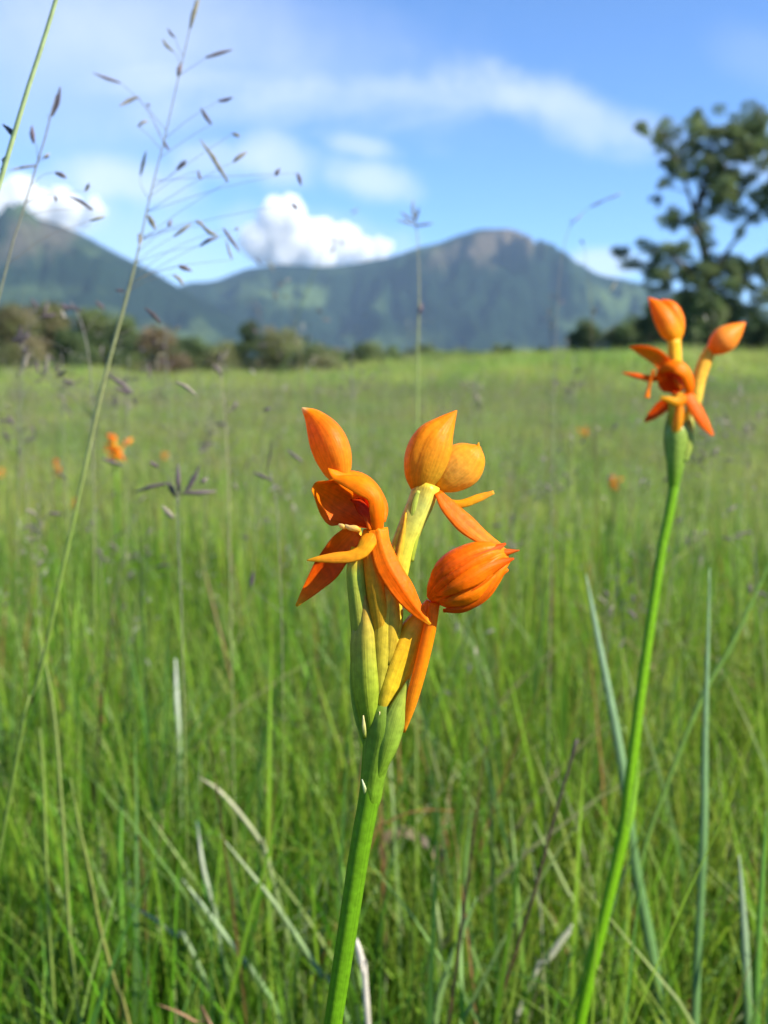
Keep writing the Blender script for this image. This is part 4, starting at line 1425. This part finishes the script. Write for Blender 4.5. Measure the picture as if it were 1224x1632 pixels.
stalk('slender yellow green grass stalk with a small forked top right of centre against the mountain', 0.62,
      [(664, 900), (665, 700), (666, 560), (668, 480), (667, 420), (665, 372), (663, 356)], [1.7, 1.6, 1.5, 1.3, 1.0, 0.8, 0.6],
      [(662, 356, 658, 318, 2.8), (662, 360, 690, 356, 2.6), (660, 358, 632, 350, 2.6), (662, 352, 668, 330, 2.8), (658, 352, 638, 338, 2.6), (668, 500, 672, 482, 4)], [(0, (0.18, 0.27, 0.04)), (0.8, (0.26, 0.33, 0.09)), (1, (0.25, 0.22, 0.18))], seed=5)
stalk('faint grass stalk with scattered brown spikelets above the left shrubs', 0.55,
      [(150, 900), (148, 740), (146, 620), (140, 560), (128, 510), (112, 480)], [1.3, 1.3, 1.2, 1.1, 1.0, 0.8],
      [(112, 492, 98, 484, 5), (105, 508, 98, 494, 4.5), (130, 496, 108, 488, 4), (166, 492, 152, 480, 4), (176, 600, 214, 628, 5), (208, 628, 182, 618, 4), (100, 604, 118, 610, 4), (44, 565, 34, 590, 5), (28, 548, 48, 528, 4), (38, 530, 18, 545, 4), (90, 600, 106, 590, 4), (196, 742, 160, 730, 4)], GS, seed=6)
stalk('grass stalk bearing pale husks before the narrow dark shrub', 0.60,
      [(366, 860), (362, 720), (356, 640), (352, 600), (350, 580)], [0.7, 0.7, 0.65, 0.6, 0.5],
      [(350, 578, 352, 560, 3), (348, 592, 340, 580, 4), (356, 574, 364, 556, 3), (352, 600, 346, 588, 3), (370, 655, 378, 640, 3), (420, 655, 432, 650, 4)], [(0, (0.22, 0.28, 0.07)), (1, (0.45, 0.38, 0.25))], seed=7)
stalk('wispy arching grass awn in the sky left of the tree', 0.70,
      [(880, 760), (884, 600), (892, 440), (905, 370), (930, 338), (960, 320), (990, 308)], [0.7, 0.6, 0.5, 0.45, 0.4, 0.35, 0.3],
      [(940, 330, 966, 318, 2.2), (962, 319, 992, 307, 2.0), (912, 354, 930, 338, 1.8)], [(0, (0.24, 0.27, 0.12)), (1, (0.22, 0.20, 0.18))], seed=8)
stalk('short grass stalk with two slanting dark spikelets touching the centre bud on the left', 0.48,
      [(452, 1240), (450, 1050), (446, 900), (440, 800), (430, 750)], [0.9, 0.8, 0.8, 0.7, 0.6],
      [(434, 766, 402, 752, 3.6), (482, 736, 458, 716, 3.8), (400, 935, 404, 910, 4.5), (424, 752, 432, 700, 2)], GS, seed=9)

STALK_LABELS = [
    'dusky flowering stalk at the left edge in front of the olive shrubs',
    'flowering stalk before the tallest shrub of the left thicket',
    "flowering stalk just left of the shrub line's russet bush",
    'flowering stalk in front of the low russet bush',
    'low flowering stalk below the narrow orange orchid on the left',
    'flowering stalk at the left edge above the cut orange orchid',
    'flowering stalk crossing the tall leaning grass stalk above its middle',
    'flowering stalk close to the left side of the centre orchid bud',
    'flowering stalk under the five-branched spikelet cluster',
    'flowering stalk right of the right orchid head',
    'flowering stalk near the right edge beside the right orchid head',
    'flowering stalk between the two orchid heads, nearer the right one',
    'flowering stalk just right of the low closed flower of the centre orchid',
    'flowering stalk over the tip of the long blue green blade',
    'flowering stalk just right of the right orchid stem',
    'flowering stalk rising above the unopened upper left bud of the centre orchid',
    'flowering stalk above the upper right hood of the centre orchid',
    'flowering stalk right of the wide blurred orange orchid',
    'flowering stalk left of the tiny higher orange orchid on the right',
    'flowering stalk at the right edge level with the middle of the right orchid stem']
# loose flowering stalks standing about in the meadow, each its own plant
_r = np.random.default_rng(77)
for _i, (cx, cy, d, n) in enumerate([(38, 575, 0.62, 12), (98, 606, 0.75, 10), (205, 612, 0.80, 9), (262, 560, 0.95, 8), (62, 845, 0.62, 10), (28, 690, 0.8, 9), (150, 850, 0.9, 8), (420, 760, 0.9, 7), (205, 885, 0.85, 8),
                       (1140, 715, 0.85, 9), (1195, 680, 1.0, 8), (868, 760, 1.0, 7), (812, 860, 0.95, 7), (985, 960, 0.70, 8), (1090, 850, 0.8, 8), (560, 600, 1.2, 7), (760, 640, 1.2, 7), (335, 690, 0.9, 8), (915, 610, 1.1, 7), (1200, 900, 0.7, 8)]):
    lean = _r.normal(0, 0.10)
    st = [(cx - lean * 520 * q + 10 * q * q, cy + 520 * q - 45) for q in (1.0, 0.75, 0.5, 0.25, 0.12, 0.0)]
    sp = []
    for _k in range(n):
        x0, y0 = cx + _r.normal(0, 30) * (0.62 / d), cy + _r.normal(0, 38) * (0.62 / d)
        a, l = _r.uniform(0, 6.28), _r.uniform(13, 30) * (0.62 / d)
        sp.append((x0, y0, x0 + l * math.cos(a), y0 - abs(l * math.sin(a)) * (1 if _r.random() < 0.7 else -1), _r.uniform(2.6, 4.2) * (0.62 / d) ** 0.6))
    stalk(STALK_LABELS[_i], d, st, [1.0, 1.0, 0.9, 0.8, 0.7, 0.5], sp, GS, group='flowering stalks scattered in the meadow', seed=int(cx * 7 + cy))

# ---------------------------------------------------------------- single grass blades one can follow
BLADE = petal_mat("grass_leaf", rough=0.42, transl=0.3, vein=0.2, veinscale=9, blotch=0.12, noise_scale=200, bump=0.15, spec=0.4)


def blade(label, d, pts, hw, col, tip=None, fold=-0.5, seed=0, hint=(0.2, 0, 1), cat='grass', name='grass_plant', ground=True, group='long grass blades in the foreground'):
    fr = PhotoFrame(d)
    S = [(p[0], p[1], p[2] if len(p) > 2 else 0) for p in pts]
    b = pix(S[0][0], S[0][1], d)
    W = list(hw)
    if ground:
        ex = (b.z - gz(b.x, b.y)) / fr.s
        if ex > 6:
            dx = (S[0][0] - S[1][0]) / max(S[0][1] - S[1][1], 1)
            S = [(S[0][0] + max(-0.6, min(0.6, dx)) * ex * 0.7, S[0][1] + ex * 1.01, 0)] + S
            W = [W[0]] + W
    f = pix(S[0][0], S[0][1], d)
    root = thing(name, label, cat, (f.x, f.y, gz(f.x, f.y)), group)
    col = np.array(col)
    tip = col * 1.15 if tip is None else np.array(tip)
    petal('leaf', fr, root, BLADE, S, W, [(0, col * 0.85), (0.6, col), (1, tip)], cup=fold, nu=46, nv=7, thick=0.5, hint=hint, seed=seed)
    return root


BG = (0.13, 0.25, 0.08)
YG = (0.22, 0.30, 0.06)
GG = (0.11, 0.25, 0.035)
PALE = (0.38, 0.40, 0.25)
blade('long blue green grass blade crossing behind the right orchid stem', 0.50, [(1062, 1650), (1040, 1520), (1012, 1370), (994, 1230), (972, 1110), (950, 1000), (934, 915)], [9, 9, 8, 7.5, 6.5, 4.5, 0.6], BG, (0.30, 0.42, 0.26), seed=1)
blade('tall upright bluish grass blade right of the right orchid stem', 0.44, [(1108, 1650), (1114, 1500), (1122, 1330), (1124, 1180), (1128, 1040), (1131, 905)], [7, 7, 6.5, 5, 3, 0.6], BG, (0.25, 0.38, 0.2), seed=2)
blade('thin slanting yellow green blade meeting the tall bluish blade', 0.52, [(1010, 1420), (1060, 1260), (1120, 1110), (1165, 1030), (1205, 945), (1235, 880)], [3, 3.5, 4, 3.5, 2.8, 0.6], (0.16, 0.28, 0.05), seed=3)
blade('short pointed grey green blade near the lower right corner', 0.46, [(1194, 1650), (1190, 1540), (1184, 1440), (1178, 1362)], [7, 7, 5, 0.6], BG, (0.35, 0.42, 0.3), seed=4)
blade('bright green blade beside the lower right corner', 0.44, [(1206, 1650), (1208, 1540), (1214, 1420), (1222, 1290)], [6, 6, 5, 0.6], GG, seed=5)
blade('straight dark brown dead culm between the two orchid stems', 0.46, [(786, 1640), (812, 1550), (850, 1430), (882, 1310), (908, 1220), (920, 1178)], [2.6, 2.6, 2.6, 2.4, 2.4, 3.0], (0.10, 0.055, 0.03), (0.07, 0.05, 0.045), fold=-1.0, seed=6)
blade('pale straw blade leaning left of the dark dead culm', 0.56, [(925, 1470), (905, 1420), (878, 1365), (850, 1308)], [3.5, 3.5, 3, 0.6], (0.25, 0.32, 0.11), seed=7, hint=(0.4, -0.4, 1))
blade('pale arched blade bending over left of the centre stem', 0.56, [(430, 1380), (416, 1342), (396, 1312), (370, 1280), (345, 1255), (316, 1238)], [4, 4.5, 5, 5, 4, 0.8], (0.22, 0.30, 0.10), (0.42, 0.40, 0.25), seed=8, hint=(0.2, -0.8, 0.8))
blade('blade with a silvery highlight painted on its tip below the arched blade', 0.52, [(352, 1500), (338, 1430), (325, 1380), (314, 1308)], [4, 5, 5, 1.2], (0.16, 0.26, 0.09), (0.48, 0.50, 0.40), seed=9, hint=(0.7, -0.3, 0.8))  # pale tip colour paints in the highlight
blade('straight green blade slanting down to the right in the lower left, the longest there', 0.50, [(452, 1640), (420, 1570), (375, 1510), (330, 1450), (290, 1400)], [6, 6, 6, 5, 0.7], (0.16, 0.28, 0.09), (0.32, 0.40, 0.24), seed=10, hint=(0.3, -0.8, 0.8))
blade('slanting blade reaching the foot of the centre stem', 0.48, [(540, 1590), (515, 1555), (480, 1500), (440, 1440), (400, 1390), (350, 1330)], [5.5, 5.5, 6, 5, 4, 0.6], (0.18, 0.30, 0.09), (0.30, 0.36, 0.18), seed=11, hint=(0.3, -0.8, 0.8))
blade('short blade slanting low above the bottom left grass', 0.52, [(310, 1520), (280, 1490), (245, 1462), (200, 1438)], [5, 5.5, 5, 0.6], (0.17, 0.28, 0.11), (0.32, 0.38, 0.24), seed=12, hint=(0.2, -0.9, 0.6))
blade('thin yellow green culm nearest the left edge', 0.46, [(88, 1650), (80, 1500), (74, 1380), (70, 1260), (64, 1160)], [3, 3, 3, 2.6, 1.2], YG, fold=-1, seed=13)
blade('middle one of three yellowish culms at the lower left', 0.46, [(128, 1650), (112, 1500), (105, 1380), (96, 1250), (84, 1120), (60, 1000)], [3, 3, 3, 3, 2.6, 0.8], (0.25, 0.31, 0.08), fold=-1, seed=14)
blade('yellowish culm with reddish joint, rightmost of three at the lower left', 0.45, [(210, 1650), (185, 1570), (160, 1480), (145, 1400), (125, 1310), (112, 1240)], [3.4, 3.4, 3.4, 3, 2.6, 1], (0.26, 0.25, 0.07), (0.22, 0.30, 0.06), fold=-1, seed=15)
blade('bright green culm standing straight in the lower left grass', 0.55, [(196, 1560), (192, 1420), (192, 1330), (196, 1250)], [4, 4, 3.5, 0.8], (0.13, 0.30, 0.04), seed=16)
blade('whitish blade tip left of the orchid head above the arched blade', 0.75, [(288, 1230), (286, 1160), (283, 1105), (280, 1050)], [4, 4.5, 5, 1.0], (0.22, 0.32, 0.13), (0.65, 0.68, 0.58), seed=17, hint=(0.7, -0.1, 0.8))  # green blade whose tip colour turns whitish
blade('broken pale straw piece lying in the grass right of the centre stem', 0.56, [(850, 1560, 0), (872, 1530, 4), (892, 1503, 6), (914, 1474, 4)], [4.5, 6, 6, 3], (0.50, 0.52, 0.42), (0.55, 0.55, 0.45), seed=18, name='dead_stalk', hint=(0.6, -0.7, 0.6), group='dead grass pieces')
blade('white dry sheath against the lower right of the centre stem', 0.40, [(584, 1590), (580, 1550), (574, 1520), (568, 1496)], [5, 6, 6, 2], (0.35, 0.32, 0.24), (0.75, 0.68, 0.58), seed=19, name='dead_stalk', group='dead grass pieces')
blade('curled brown dead leaf arching in the grass behind the centre stem', 0.66, [(612, 1395), (612, 1362), (622, 1336), (645, 1326), (668, 1338), (690, 1352), (703, 1378), (700, 1412)], [3, 9, 13, 12, 9, 11, 8, 1], (0.23, 0.17, 0.10), (0.20, 0.13, 0.08), fold=0.25, seed=20, name='dead_leaf', cat='dead leaf', hint=(0.1, -0.7, 0.8), group='dead grass pieces')
blade('thin rusty stem arching over the brown dead leaf', 0.58, [(592, 1340), (612, 1315), (640, 1298), (680, 1290), (722, 1292)], [1.8, 1.8, 1.8, 1.6, 0.8], (0.30, 0.15, 0.05), seed=21, fold=-1, hint=(0, -0.7, 0.7), name='dead_stalk', group='dead grass pieces')
blade('narrow green blade right of the brown dead leaf', 0.56, [(760, 1560), (745, 1460), (742, 1380), (752, 1290)], [4.5, 4.5, 4, 0.6], (0.15, 0.27, 0.06), seed=22)
blade('wide grey green blade low between the two orchid stems', 0.47, [(690, 1650), (706, 1570), (735, 1490), (760, 1430)], [6, 6, 5, 0.6], (0.17, 0.28, 0.09), seed=23)
blade('pale blade leaning left of the brown dead leaf tip', 0.55, [(700, 1540), (700, 1480), (692, 1430), (690, 1395)], [4, 4, 3.5, 0.8], (0.26, 0.33, 0.14), seed=24)
blade('reddish brown dead blade along the bottom edge left of the centre stem', 0.42, [(345, 1650), (320, 1632), (285, 1612), (250, 1600)], [4, 4, 3.5, 0.7], (0.30, 0.17, 0.09), seed=25, name='dead_stalk', hint=(0, -0.9, 0.5), group='dead grass pieces')
